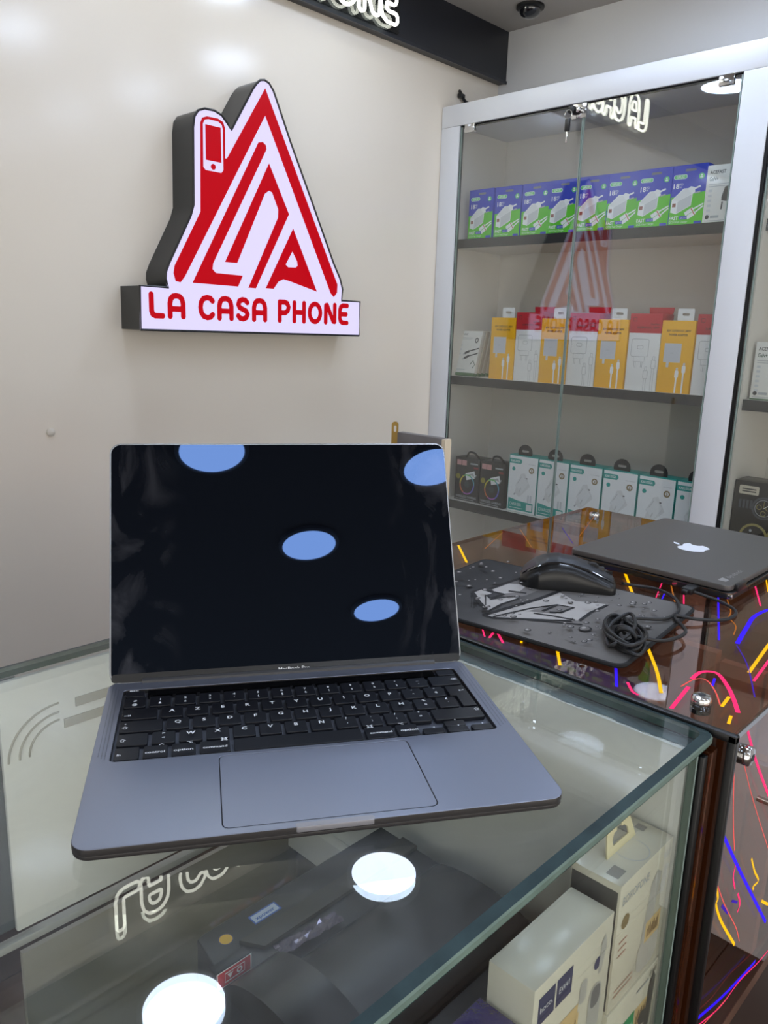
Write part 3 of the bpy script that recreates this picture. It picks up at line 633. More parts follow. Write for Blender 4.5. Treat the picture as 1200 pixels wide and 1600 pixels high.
# ------------------------------------------------------------------ goods inside the glass counter
def counter_box(name, label, x0, x1, y0, y1, z0, z1, m=None, cat='earphone box'):
    t = thing(name, (x0, y0, z0), label, cat)
    box('carton', 0, x1-x0, 0, y1-y0, 0, z1-z0, m or mat('ivory carton', (232, 226, 208), .22), t, .06)
    return t
FB = frame((0, 0, 0), (1, 0, 0), (0, 0, 1)); TAN = ink('tan sticker', (226, 196, 140))
def barcode(p, x, y, w, h):
    p.rect(x, x+w, y, y+h, TAN); r = random.Random(3)
    for k in range(9): p.rect(x+w*(.12+.085*k), x+w*(.12+.085*k)+w*.05, y+h*.2, y+h*(.62+.1*(k % 3)), ink('brown print', (112, 84, 56)))
t = counter_box('earphone_box', 'tall white earphone box with cream hang tab on top', 19.6, 28.3, -9.5, -5.4, -19.9, -8.7)
p = Print(); p.text('BOROFONE', .5, 9.3, .75, GRY, 4.3, bold=.01); p.disc(1.3, 7.6, .62, ink('gold seal', (150, 130, 90)))
for k in range(3): p.rect(.6, 1.9, 5.9-k*.6, 6.05-k*.6, ink('rust', (190, 140, 120)))
p.poly([(4.6, 3.8), (5.4, 8.6), (6.3, 9.4), (7.0, 8.9), (6.2, 3.6)], ink('photo grey', (192, 190, 184))); p.poly([(6.8, 6.8), (7.6, 9.2), (8.3, 9.0), (7.9, 6.6)], ink('photo grey', (192, 190, 184)))
p.rr(4.2, 7.8, .6, 3.8, 1.2, ink('case grey', (198, 194, 186))); barcode(p, 5.2, 3.2, 2.6, 1.9); p.text('BE61', 8.2, 9.9, .6, GRY, 1.1, 'r')
for k in range(2): p.rect(.6, 3.6, 1.6-k*.5, 1.7-k*.5, ink('rust', (190, 140, 120)))
p.build('printed_front', FB, t)
p = Print()
for (x0, x1, y0, y1) in ((.6, 1.9, .6, 1.6), (6.3, 7.4, 2.8, 3.7), (7.4, 8.2, 2.0, 2.8)): p.rect(x0, x1, y0, y1, ink('mottled grey', (168, 164, 158)))
p.ring(4.6, 1.6, 1.35, 1.42, LGR, 28); p.build('printed_top', frame((0, 0, 11.2), (1, 0, 0), (0, 1, 0)), t)
prism('hang_tab', [[(2.4, 0), (7.0, 0), (6.6, 1.6), (6.1, 2.3), (3.3, 2.3), (2.8, 1.6)], [(3.5, .6), (6.0, .6), (6.0, 1.1), (5.5, 1.5), (5.2, 1.5), (5.1, 1.8), (4.4, 1.8), (4.3, 1.5), (3.9, 1.5), (3.5, 1.1)]], -.06, .06, mat('cream card', (238, 226, 186), .5), t, frame((-.4, 2.3, 11.2), (1, 0, 0), (0, .25, 1)))
box('dark_side', -.04, 0, .2, 4.0, .2, 10.6, mat('dark carton side', (92, 92, 92), .4), t)
t = counter_box('grooming_box', 'white box with green logo squares and dark trimmer print', 19.5, 28.2, -9.6, -5.4, -33.9, -20.0)
p = Print(); gg = ink('logo emerald', (40, 160, 100)); p.rect(.5, 2.5, 9.0, 11.2, gg); p.rect(2.75, 4.9, 9.0, 11.2, gg); p.text('hoco.', 1.5, 9.8, .6, W_, 1.5, 'c'); p.text('PREMIUM', 3.8, 9.9, .4, W_, 1.6, 'c'); barcode(p, 5.0, 8.9, 2.2, 2.2)
p.poly([(6.2, 3.0), (7.0, 8.6), (6.0, 8.9), (5.7, 9.6), (6.2, 10.2), (7.0, 10.0), (7.3, 12.4), (7.9, 13.0), (8.3, 12.4), (8.0, 8.0), (7.0, 3.0)], ink('trimmer', (86, 84, 80))); p.text('ES68', 8.3, 13.0, .5, DK, 1.2, 'r'); p.rect(4.8, 7, 12.8, 12.95, GRY)
p.text('SS', 3.6, 7.2, 1.2, DK, 1.6, bold=.05); p.text('wireless', 3.2, 6.2, .8, DK, 3, bold=.03); p.build('printed_front', FB, t)
t = counter_box('earphone_box', 'white shrink-wrapped earphone box with two navy squares', 8.6, 18.9, -9.5, -5.9, -33.9, -10.3)
p = Print(); nv = ink('navy', (64, 68, 104)); p.rect(.6, 2.6, 20.4, 22.6, nv); p.rect(2.8, 4.8, 20.4, 22.6, nv); p.text('hoco.', 1.6, 21.3, .5, W_, 1.5, 'c'); p.text('EW41', 3.8, 21.3, .5, W_, 1.3, 'c'); pg = ink('photo grey', (192, 190, 184))
p.disc(8.4, 20.4, .5, nv); p.poly([(8.6, 19.3), (9.1, 19.3), (9.6, 21.4), (9.2, 22.4), (8.8, 22.0)], pg); p.rr(6.1, 7.1, 18.2, 20.2, .45, pg); p.rr(7.6, 9.4, 14.2, 18.6, .8, pg); p.rr(7.9, 9.2, 16.6, 18.4, .5, ink('case dark', (120, 120, 122))); p.rect(2.6, 6.0, 15.0, 18.6, TAN); barcode(p, 3.8, 15.4, 2.4, 2.4)
p.build('printed_front', FB, t)
t = counter_box('earphone_box', 'box with glossy purple film top at the lower picture edge', 1.2, 8.3, -9.6, -5.6, -33.9, -13.4, mat('ivory carton', (232, 226, 208), .22))
box('film_top', -.05, 7.15, -.05, 4.05, 20.4, 20.65, mat('purple film', (52, 44, 120), .1, coat=1, bump=.5, bscale=90), t, .1); p = Print(); p.ring(5.9, 18.6, .35, .6, GRY); p.build('printed_front', FB, t)
# big black packaging with a display window on the glass shelf
t = thing('headset_package', (2, 4, -33.9), 'large black headset package lying inside the glass counter', 'package')
BP = mat('charcoal packaging', (24, 28, 36), .4); 
prism('carton', [[(-.6, 3.0), (.2, 12.5), (.9, 16.4), (1.6, 16.6), (24.0, 16.6), (24.0, -8.4), (-.8, -8.4)]], 0, 11.9, BP, t, FLAT, .12)
prism('window_frame', [[(3.2, 13.4), (24, 13.4), (24, 11.4), (4.4, 11.4)]], 11.9, 12.3, mat('olive card', (48, 46, 40), .5), t)
# bulging curved black cover with the red logo
nn = 14; vs = []; fs = []
for j in range(2):
    for i in range(nn+1):
        a = math.pi*i/nn; vs.append((-.8+j*4.9, 3.6+6.4*math.cos(a), 11.9+3.0*math.sin(a)))
for i in range(nn): fs.append((i, i+1, nn+2+i, nn+1+i))
fs.append(tuple(range(nn+1))[::-1]); fs.append(tuple(nn+1+i for i in range(nn+1)))
mesh('curved_cover', vs, fs, mat('black satin shell', (9, 10, 13), .3), t, smooth=True)
nn = 14; vs = []; fs = []
for j in range(2):
    for i in range(nn+1):
        a = math.pi*i/nn; vs.append((4.1+j*19, 2.6+5.8*math.cos(a), 11.9+1.6*math.sin(a)))
for i in range(nn): fs.append((i, i+1, nn+2+i, nn+1+i))
fs.append(tuple(range(nn+1))[::-1]); fs.append(tuple(nn+1+i for i in range(nn+1)))
mesh('clear_window', vs, fs, mat('dark window', (14, 18, 25), .35), t, smooth=True)
p = Print(); p.disc(2.7, 14.7, .66, ink('navy', (64, 68, 104)), .66); p.disc(2.7, 14.7, .58, ink('sticker yellow', (226, 176, 50)))
p.poly([(5.6, 14.3), (8.6, 14.3), (8.6, 15.5), (5.6, 15.5)], ink('sticker blue', (60, 100, 180))); p.poly([(5.75, 14.45), (8.45, 14.45), (8.45, 15.35), (5.75, 15.35)], ink('sticker pale', (190, 205, 225))); p.text('xpower', 6.0, 14.65, .45, ink('sticker blue', (60, 100, 180)), 2.1, bold=.02)
p.build('stickers', frame((0, 0, 11.9), (1, 0, 0), (0, 1, 0)), t)
lb = box('logo_block', -1.2, 2.2, 10.4, 11.4, 11.9, 13.7, BP, t, .1)
p = Print(); p.rect(.2, 3.6, .2, 1.8, W_); p.rect(.3, 3.5, .3, 1.7, ink('logo red', (190, 40, 56))); p.line([(1, .6), (2.9, .6), (2.9, 1.4), (1, 1.4)], .1, W_, True); p.ring(2.4, 1.0, .15, .28, W_, 12); p.poly([(1.2, 1.25), (1.8, 1.25), (1.5, .75)], W_)
p.build('red_logo', frame((-1.35, 10.4, 11.85), (1, 0, 0), (0, 0, 1)), lb)
t = thing('foil_pouch', (6.7, 13.3, -21.9), 'crinkled grey foil strip beside the black package window', 'pouch')
vs = []; fs = []
for i in range(13):
    for j in range(5): vs.append((i*.55, j*.35-(i*.04), .35+.28*random.random()))
for i in range(12):
    for j in range(4): fs.append((i*5+j, (i+1)*5+j, (i+1)*5+j+1, i*5+j+1))
o = mesh('pouch_film', vs, fs, mat('grey foil', (112, 104, 122), .2, .5), t); sm = o.modifiers.new('thick', 'SOLIDIFY'); sm.thickness = .0006

# ------------------------------------------------------------------ open laptop
YAW, HANG, HY, LT = -0.5751, 0.4252, 21.7, 1.1
mb = thing('laptop', (0, 0, 0), 'open space grey laptop on the glass counter', 'laptop', rz=YAW)
M_ALU = mat('space grey aluminium', (138, 143, 158), .38, .75, bump=.01, bscale=900)
M_ALUD = mat('aluminium edge', (66, 63, 62), .4, .5)
KX0, KX1, KY0, KY1 = -13.95, 13.95, 9.35, 20.35
TP = (-6.7, 6.7, .62, 8.92)
W2 = 15.205; DB = 22.0
deck = prism('deck', [rrect(-W2, W2, 0, DB, 1.15, 8), rrect(KX0, KX1, KY0, KY1, .35), rrect(*TP, .45)], .62, LT, M_ALU, mb, FLAT, .05)
deck.data.materials.append(M_ALUD)
for f_ in deck.data.polygons:
    if abs(f_.normal.z) < .5: f_.material_index = 1
under = prism('base_shell', [rrect(-W2+.02, W2-.02, .02, DB-.02, 1.15, 8)], .34, .7, M_ALUD, mb, FLAT, .1)
prism('bottom_cover', [rrect(-W2+.9, W2-.9, .9, DB-.9, 1.0, 6)], .12, .36, M_ALUD, mb)
for x in (-12.6, 12.6):
    for y in (2.6, DB-2.6): lathe('rubber_foot', [(.7, 0), (.7, .14), (.5, .14)], M_BLACK, mb, (x, y, 0), 16)
prism('trackpad', [rrect(TP[0]+.05, TP[1]-.05, TP[2]+.05, TP[3]-.05, .42)], .7, LT-.015, mat('trackpad', (138, 143, 158), .42, .6), mb)
prism('thumb_notch', [rrect(-2.45, 2.45, -.06, .42, .22)], .74, LT+.004, mat('lit notch aluminium', (150, 148, 152), .4, .5), mb, FLAT, .04)  # lighter colour stands in for light caught by the sloping scoop
M_KEY = mat('key cap', (17, 19, 26), .42); M_LEG = ink('key legend', (232, 236, 240))
leg = Print(); kshare = {}
PITCH = (KX1-KX0-.16)/14.5; GAP = .28
def keycap(x0, x1, y0, y1, loop=None):
    wk, hk = round(x1-x0, 3), round(y1-y0, 3)
    if loop is None and (wk, hk) in kshare: me = kshare[(wk, hk)]
    else:
        me = fill([loop or rrect(-wk/2, wk/2, -hk/2, hk/2, .16, 3)], .36, .04); me.transform(Matrix.Translation((0, 0, .88*K))); shade(me, 40); me.materials.append(M_KEY)
        if loop is None: kshare[(wk, hk)] = me
    o = link('key', me, deck); o.location = ((x0+x1)/2*K, (y0+y1)/2*K, 0); return o
x_left = KX0+.08+GAP/2
rows = [
 [(1, '#|@'), (1, '1|&'), (1, '2|é'), (1, '3|"'), (1, "4|'"), (1, '5|('), (1, '6|§'), (1, '7|è'), (1, '8|!'), (1, '9|ç'), (1, '0|à'), (1, '°|)'), (1, '_|-'), (1.5, '>⌫')],
 [(1.5, '<⇥'), (1, 'A'), (1, 'Z'), (1, 'E'), (1, 'R'), (1, 'T'), (1, 'Y'), (1, 'U'), (1, 'I'), (1, 'O'), (1, 'P'), (1, '¨|^'), (1, '*|€'), (1, 'RET')],
 [(1.75, '<⇪'), (1, 'Q'), (1, 'S'), (1, 'D'), (1, 'F'), (1, 'G'), (1, 'H'), (1, 'J'), (1, 'K'), (1, 'L'), (1, 'M'), (1, '%|ù'), (1, '£|`')],
 [(1.25, '<⇧'), (1, '>|<'), (1, 'W'), (1, 'X'), (1, 'C'), (1, 'V'), (1, 'B'), (1, 'N'), (1, '?|,'), (1, '.|;'), (1, '/|:'), (1, '+|='), (2.25, '>⇧')],
]
rowh = (KY1-KY0-1.28)/5.0
def ly(r): return KY1-1.24-rowh*(r+1)+GAP/2
def legend(s, cx, y0, y1, x0, x1):
    h = y1-y0
    if s[0] == '<' and len(s) > 1: 
        icon(s[1], x0+.42, y0+.42); return
    if s[0] == '>' and len(s) == 2 and s[1] in '⌫⇧': icon(s[1], x1-.45, y0+h*.5); return
    if '|' in s:
        a, b = s.split('|'); leg.text(a, cx, y0+h*.56, .3, M_LEG, None, 'c', .02); leg.text(b, cx, y0+h*.18, .3, M_LEG, None, 'c', .02)
    else: leg.text(s, cx, y0+h*.5-.21, .42, M_LEG, None, 'c', .025)
def icon(k, x, y):
    L = lambda pts, c=False: leg.line([(x+a, y+b) for a, b in pts], .06, M_LEG, c)
    if k == '⇥': L([(-.2, 0), (.16, 0)]); L([(.06, .1), (.18, 0), (.06, -.1)]); L([(.22, .12), (.22, -.12)])
    elif k == '⇪': L([(0, .16), (.2, -.02), (.1, -.02), (.1, -.16), (-.1, -.16), (-.1, -.02), (-.2, -.02)], True); leg.disc(x, y+.55, .07, M_LEG)
    elif k == '⇧': L([(0, .18), (.22, 0), (.1, 0), (.1, -.16), (-.1, -.16), (-.1, 0), (-.22, 0)], True)
    elif k == '⌫': L([(-.26, 0), (-.12, .13), (.22, .13), (.22, -.13), (-.12, -.13)], True); L([(-.04, .06), (.1, -.06)]); L([(-.04, -.06), (.1, .06)])
    elif k == '⏎': L([(.2, .12), (.2, 0), (-.2, 0)]); L([(-.1, .1), (-.2, 0), (-.1, -.1)])
    elif k == '⌘': L(rrect(-.13, .13, -.11, .11, .02, 1), True); [leg.ring(x+a, y+b, .03, .075, M_LEG, 10) for a in (-.16, .16) for b in (-.14, .14)]
    elif k == '⌥': L([(-.2, .1), (-.08, .1), (.08, -.1), (.2, -.1)]); L([(.04, .1), (.2, .1)])
    elif k == '^': L([(-.16, -.05), (0, .07), (.16, -.05)])
    else:
        a = {'l': math.pi, 'r': 0, 'u': math.pi/2, 'd': -math.pi/2}[k]; leg.poly([(x+.1*math.cos(a+t), y+.1*math.sin(a+t)) for t in (0, 2.1, 4.2)], M_LEG)
for r, row in enumerate(rows):
    x = x_left; y0 = ly(r); y1 = y0+rowh-GAP
    for wd, s in row:
        x1 = x+wd*PITCH-GAP
        if s == 'RET':
            xr = KX1-.08-GAP/2; y0b = ly(2); xm = x+.25*PITCH+.02; cx, cy = (x+xr)/2, (y0b+y1)/2
            lp = [(x, y0), (xm, y0), (xm, y0b), (xr, y0b), (xr, y1), (x, y1)]
            keycap(x, xr, y0b, y1, [(a-cx, b-cy) for a, b in lp]); icon('⏎', xr-.55, y0+.5)
        else: keycap(x, x1, y0, y1); legend(s, (x+x1)/2, y0, y1, x, x1)
        x = x1+GAP
    if r == 0: pass
y0 = ly(4); y1 = y0+rowh-GAP; x = x_left
for wd, s in ((1, 'fn'), (1, 'control'), (1, 'option'), (1.25, 'command'), (5, ' '), (1.25, 'command'), (1, 'option')):
    x1 = x+wd*PITCH-GAP; keycap(x, x1, y0, y1); right = x > 0
    if s != ' ':
        if s == 'fn': leg.text('fn', x+.2, y0+.2, .28, M_LEG, None, 'l', .02)
        else:
            leg.text(s, (x+x1)/2, y0+.24, .27, M_LEG, min(x1-x-.3, .24*len(s)), 'c', .02); ix = (x+.4) if right else (x1-.4); icon({'control': '^', 'option': '⌥', 'command': '⌘'}[s], ix, y1-.34)
    x = x1+GAP
hh = (y1-y0-.06)/2
for k, (dx, n_) in enumerate(((0, 'l'), (1, 'd'), (2, 'r'))):
    xa = x+dx*PITCH; keycap(xa, xa+PITCH-GAP, y0, y0+hh); icon(n_, xa+(PITCH-GAP)/2, y0+hh/2)
    if k == 1: keycap(xa, xa+PITCH-GAP, y0+hh+.06, y1); icon('u', xa+(PITCH-GAP)/2, y0+hh*1.5+.06)
ty0, ty1 = KY1-1.18, KY1-.2
keycap(x_left, x_left+1.45, ty0, ty1); leg.text('esc', x_left+.3, ty0+.35, .27, M_LEG, .7, 'l', .02)
prism('touch_bar', [rrect(x_left+1.7, KX1-2.0, ty0, ty1, .1)], .7, 1.05, mat('touch bar glass', (8, 8, 9), .08, coat=1), mb)
keycap(KX1-1.75, KX1-.2, ty0, ty1)
leg.build('key_legends', frame((0, 0, .88+.18), (1, 0, 0), (0, 1, 0)), deck)
prism('keyboard_well', [rrect(KX0-.2, KX1+.2, KY0-.2, KY1+.2, .3)], .6, .72, mat('well aluminium', (104, 108, 118), .45, .6), mb)
# speaker grilles
for sx_ in (-1, 1):
    g = Print()
    for i in range(3):
        for j in range(56): g.disc(sx_*(14.3+i*.2), 9.7+j*.19, .045, mat('grille hole', (70, 73, 82), .6), n=6)
    g.build('speaker_grille', frame((0, 0, LT), (1, 0, 0), (0, 1, 0)), mb).data.name = 'speaker_grille'
# lid: a frame that leans back from the hinge
FLID = frame((0, HY, LT), (1, 0, 0), (0, math.sin(HANG), math.cos(HANG)))
LH = 20.5
lid = prism('lid', [rrect(-W2, W2, -.1, LH, .95, 8)], -.5, 0, mat('lid aluminium', (176, 178, 180), .35, .8), mb, FLID, .1)
def screen_mat():
    m = mat('screen glass', (3, 3, 5), .012, spec=.3); nt = m.node_tree; b = nt.nodes['Principled BSDF']; b.inputs['Specular Tint'].default_value = (.35, .55, 1, 1)
    tc = nt.nodes.new('ShaderNodeTexCoord'); nz = nt.nodes.new('ShaderNodeTexNoise'); nz.inputs['Scale'].default_value = 9; nz.inputs['Detail'].default_value = 7; nz.inputs['Distortion'].default_value = 2.5
    mp = nt.nodes.new('ShaderNodeMapping'); mp.inputs['Scale'].default_value = (1.8, 1, 1); sp = nt.nodes.new('ShaderNodeSeparateXYZ')
    ab = nt.nodes.new('ShaderNodeMath'); ab.operation = 'ABSOLUTE'; e = nt.nodes.new('ShaderNodeMapRange'); e.inputs[1].default_value = .09; e.inputs[2].default_value = .15
    n = nt.nodes.new('ShaderNodeMapRange'); n.inputs[1].default_value = .5; n.inputs[2].default_value = .75; mu = nt.nodes.new('ShaderNodeMath'); mu.operation = 'MULTIPLY'
    vm = nt.nodes.new('ShaderNodeVectorMath'); vm.operation = 'SCALE'; vm.inputs[0].default_value = (.05, .05, .055); ad = nt.nodes.new('ShaderNodeVectorMath'); ad.operation = 'ADD'; ad.inputs[1].default_value = (.0015, .0016, .0025)
    l = nt.links.new; l(tc.outputs['Object'], mp.inputs[0]); l(mp.outputs[0], nz.inputs['Vector']); l(tc.outputs['Object'], sp.inputs[0]); l(sp.outputs[0], ab.inputs[0]); l(ab.outputs[0], e.inputs[0]); l(nz.outputs['Fac'], n.inputs[0])
    l(e.outputs[0], mu.inputs[0]); l(n.outputs[0], mu.inputs[1]); l(mu.outputs[0], vm.inputs['Scale']); l(vm.outputs[0], ad.inputs[0]); l(ad.outputs[0], b.inputs['Base Color'])
    return m
prism('screen', [rrect(-W2+.14, W2-.14, .02, LH-.14, .85, 8)], .0, .03, screen_mat(), mb, FLID)
lb = prism('lower_bezel', [rrect(-W2+.16, W2-.16, .04, .74, .3, 5)], .03, .04, mat('bezel', (34, 36, 38), .25), mb, FLID)
p = Print(); p.text('MacBook Pro', 0, .22, .27, ink('bezel text', (210, 212, 214)), 2.7, 'c', .01); p.build('model_lettering', FLID, lb, .04)
tube('hinge_bar', [(-12.6, HY+.12, LT-.02), (12.6, HY+.12, LT-.02)], .34, mat('hinge', (52, 53, 56), .4), mb, 10)

# ------------------------------------------------------------------ bronze acrylic desk
desk = thing('acrylic_desk', (64, 13.5, ZF), 'bronze acrylic display desk with glowing coloured lines', 'desk')
OD = (64, 13.5, ZF)
def dd(name, x0, x1, y0, y1, z0, z1, m, parent=None, bev=0.0):
    return box(name, x0-OD[0], x1-OD[0], y0-OD[1], y1-OD[1], z0-OD[2], z1-OD[2], m, parent or desk, bev)
DX0, DX1, DY0, DY1 = 31.6, 97.5, -12.0, 39.0
topd = dd('top_sheet', DX0, DX1, DY0, DY1, -.5, 0.0, M_ACR)
frn = dd('front_sheet', DX0, DX1, DY0, DY0+.5, -33.6, -.52, M_ACR)
dd('left_sheet', DX0, DX0+.5, DY0+.52, DY1, -33.6, -.52, mat('smoked side', (58, 28, 12), .15, coat=1)); dd('right_sheet', DX1-.5, DX1, DY0+.52, DY1, -33.6, -.52, M_ACR)
dd('black_edge', DX0-.55, DX0+.12, DY0-.3, DY1, -.62, .06, M_BLKR, None, .1); dd('black_edge', DX0-.55, DX0+.15, DY0-.3, DY0+.4, -33.6, .05, M_BLKR, None, .1); dd('black_edge', 28.75, 29.5, YF0-.1, YF0+.5, -34, -1.4, M_BLKR, None, .1)
dd('side_infill', 29.6, DX0-.6, DY0+1.0, DY0+1.6, -33.6, -1.3, mat('smoked side', (58, 28, 12), .15, coat=1))
tedge = mat('smoked top edge', (58, 55, 53), .2, coat=1); dd('top_edge', DX0+.2, DX1, DY0-.12, DY0-.02, -.5, .0, tedge); dd('top_edge', DX0, DX1, DY1, DY1+.06, -.5, 0, mat('bronze edge', (150, 110, 60), .2)); dd('top_edge', DX1, DX1+.06, DY0, DY1, -.5, 0, mat('bronze edge', (150, 110, 60), .2))
dd('shelf_board', DX0, DX1, DY0+.1, DY1, -35.4, -33.7, M_WOODD); dd('base_cabinet', DX0, DX1, DY0+.6, DY1, ZF, -35.5, mat('dark base', (40, 28, 24), .35), None, .1)
for i, y in enumerate((-10.9, -8.0, -3.2, 4.0, 12.0, 20.0, 28.0)):
    y2 = (-8.2, -3.4, 3.8, 11.8, 19.8, 27.8, 37)[i]; dd('partition_board', 51.0+.25*(i % 2), 52.4, y+.2, y2, -33.6, -1.6-.8*(i % 2), mat('partition board', (222, 212, 204), .4))
def screwcap(name, x, y, z, ax, parent=None):
    fr = {'z': frame((x-OD[0], y-OD[1], z-OD[2]), (1, 0, 0), (0, 1, 0)), 'y': frame((x-OD[0], y-OD[1], z-OD[2]), (1, 0, 0), (0, 0, 1))}[ax]
    o = lathe(name, [(.85, 0), (.85, .4), (.72, .58), (.3, .66), (.02, .66)], M_CHROME, desk, fr=fr, n=24)
    lathe('screw_collar', [(.85, -.9), (.85, -.01), (.3, -.01)], M_BLACK, o, fr=fr, n=20); lathe('screw_recess', [(.32, .66), (.32, .69), (.02, .69)], M_EDGE, o, fr=fr, n=6); return o
screwcap('standoff_screw', 35.3, -7.7, .0, 'z'); screwcap('standoff_screw', 92.0, 34.6, .0, 'z'); screwcap('standoff_screw', 34.6, DY0, -2.9, 'y')
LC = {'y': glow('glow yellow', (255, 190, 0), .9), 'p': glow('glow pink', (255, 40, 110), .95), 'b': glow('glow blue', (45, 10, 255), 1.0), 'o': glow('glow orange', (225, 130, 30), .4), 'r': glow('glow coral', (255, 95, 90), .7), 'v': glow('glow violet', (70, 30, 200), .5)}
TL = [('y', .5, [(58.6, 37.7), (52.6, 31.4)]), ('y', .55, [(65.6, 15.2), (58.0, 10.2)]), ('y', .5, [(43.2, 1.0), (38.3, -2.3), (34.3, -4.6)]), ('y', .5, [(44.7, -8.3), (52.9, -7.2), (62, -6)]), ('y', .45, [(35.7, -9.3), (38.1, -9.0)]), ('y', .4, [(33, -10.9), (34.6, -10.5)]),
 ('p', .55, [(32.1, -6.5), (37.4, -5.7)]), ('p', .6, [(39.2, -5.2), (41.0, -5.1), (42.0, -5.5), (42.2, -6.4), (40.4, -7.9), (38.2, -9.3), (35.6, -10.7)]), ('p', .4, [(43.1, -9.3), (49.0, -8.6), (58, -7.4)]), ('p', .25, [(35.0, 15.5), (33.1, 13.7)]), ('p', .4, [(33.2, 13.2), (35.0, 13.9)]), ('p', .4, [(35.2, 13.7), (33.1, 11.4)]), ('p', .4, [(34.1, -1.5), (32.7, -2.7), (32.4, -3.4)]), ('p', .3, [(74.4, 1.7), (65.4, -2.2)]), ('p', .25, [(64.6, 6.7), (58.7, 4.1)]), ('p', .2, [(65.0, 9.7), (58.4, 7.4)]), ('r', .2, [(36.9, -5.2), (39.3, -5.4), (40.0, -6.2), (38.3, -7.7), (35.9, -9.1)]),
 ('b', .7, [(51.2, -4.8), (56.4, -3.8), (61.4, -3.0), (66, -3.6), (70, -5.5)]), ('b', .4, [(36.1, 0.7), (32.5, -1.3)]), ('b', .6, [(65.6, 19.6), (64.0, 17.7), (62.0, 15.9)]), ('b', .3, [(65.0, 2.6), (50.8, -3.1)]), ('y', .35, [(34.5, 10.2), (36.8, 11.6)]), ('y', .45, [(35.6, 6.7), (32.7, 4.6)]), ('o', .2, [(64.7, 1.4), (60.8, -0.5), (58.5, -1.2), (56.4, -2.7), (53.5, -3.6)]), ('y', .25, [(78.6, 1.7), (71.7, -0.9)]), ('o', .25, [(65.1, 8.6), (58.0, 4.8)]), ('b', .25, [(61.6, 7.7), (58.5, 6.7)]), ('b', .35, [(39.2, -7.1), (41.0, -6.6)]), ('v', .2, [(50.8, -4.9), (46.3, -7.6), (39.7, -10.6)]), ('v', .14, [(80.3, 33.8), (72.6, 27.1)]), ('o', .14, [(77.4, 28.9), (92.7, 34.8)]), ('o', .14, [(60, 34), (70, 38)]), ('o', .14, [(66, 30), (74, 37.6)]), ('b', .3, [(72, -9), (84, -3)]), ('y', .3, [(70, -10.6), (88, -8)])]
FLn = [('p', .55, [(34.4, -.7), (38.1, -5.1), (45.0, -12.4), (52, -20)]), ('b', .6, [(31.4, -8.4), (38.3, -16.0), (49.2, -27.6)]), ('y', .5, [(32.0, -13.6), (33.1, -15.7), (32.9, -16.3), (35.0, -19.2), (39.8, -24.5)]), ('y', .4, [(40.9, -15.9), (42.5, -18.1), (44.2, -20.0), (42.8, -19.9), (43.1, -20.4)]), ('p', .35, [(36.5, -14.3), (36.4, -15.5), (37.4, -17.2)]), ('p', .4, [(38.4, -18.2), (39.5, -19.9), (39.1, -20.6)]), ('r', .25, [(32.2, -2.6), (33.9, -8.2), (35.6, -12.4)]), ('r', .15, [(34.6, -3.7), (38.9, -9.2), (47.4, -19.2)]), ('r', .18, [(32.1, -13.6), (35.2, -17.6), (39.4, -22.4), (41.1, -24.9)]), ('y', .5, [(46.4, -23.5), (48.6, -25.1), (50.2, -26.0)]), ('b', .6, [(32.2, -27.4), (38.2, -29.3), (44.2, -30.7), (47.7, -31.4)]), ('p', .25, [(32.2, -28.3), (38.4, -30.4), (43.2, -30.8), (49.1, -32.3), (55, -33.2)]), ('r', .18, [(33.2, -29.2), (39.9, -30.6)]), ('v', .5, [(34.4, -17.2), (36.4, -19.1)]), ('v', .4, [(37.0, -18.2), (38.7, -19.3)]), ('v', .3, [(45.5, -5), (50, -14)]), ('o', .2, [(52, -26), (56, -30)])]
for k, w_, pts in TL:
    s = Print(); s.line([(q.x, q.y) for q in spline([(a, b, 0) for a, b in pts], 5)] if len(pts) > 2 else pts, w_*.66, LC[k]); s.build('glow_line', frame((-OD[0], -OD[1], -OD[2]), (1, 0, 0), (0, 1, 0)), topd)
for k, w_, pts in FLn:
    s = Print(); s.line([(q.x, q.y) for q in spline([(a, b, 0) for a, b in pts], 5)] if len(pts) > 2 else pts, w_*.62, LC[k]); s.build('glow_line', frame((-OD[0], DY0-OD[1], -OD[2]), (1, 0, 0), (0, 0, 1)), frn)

# ------------------------------------------------------------------ mouse pad, mouse, cable
PA = math.radians(6.0)
pad = thing('mouse_pad', (45.4, 15.0, .06), 'grey mouse pad printed with water drops and angular logo', 'mouse pad', rz=PA)
def pad_mat():
    m = mat('pad cloth', (120, 116, 112), .75, bump=.05, bscale=800); nt = m.node_tree; b = nt.nodes['Principled BSDF']
    tc = nt.nodes.new('ShaderNodeTexCoord'); sp = nt.nodes.new('ShaderNodeSeparateXYZ'); cr = nt.nodes.new('ShaderNodeValToRGB'); mr = nt.nodes.new('ShaderNodeMapRange')
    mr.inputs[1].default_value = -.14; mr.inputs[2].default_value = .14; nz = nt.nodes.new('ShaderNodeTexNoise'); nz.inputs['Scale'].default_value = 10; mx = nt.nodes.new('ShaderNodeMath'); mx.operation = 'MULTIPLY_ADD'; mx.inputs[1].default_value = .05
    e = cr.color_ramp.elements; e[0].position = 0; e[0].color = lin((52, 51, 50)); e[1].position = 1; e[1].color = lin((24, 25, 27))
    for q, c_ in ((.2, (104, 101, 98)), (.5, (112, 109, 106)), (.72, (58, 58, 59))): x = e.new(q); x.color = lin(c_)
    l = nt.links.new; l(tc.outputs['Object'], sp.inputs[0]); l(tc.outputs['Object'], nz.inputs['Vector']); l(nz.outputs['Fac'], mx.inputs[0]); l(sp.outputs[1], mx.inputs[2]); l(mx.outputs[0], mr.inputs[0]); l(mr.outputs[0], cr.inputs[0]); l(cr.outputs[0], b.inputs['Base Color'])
    return m
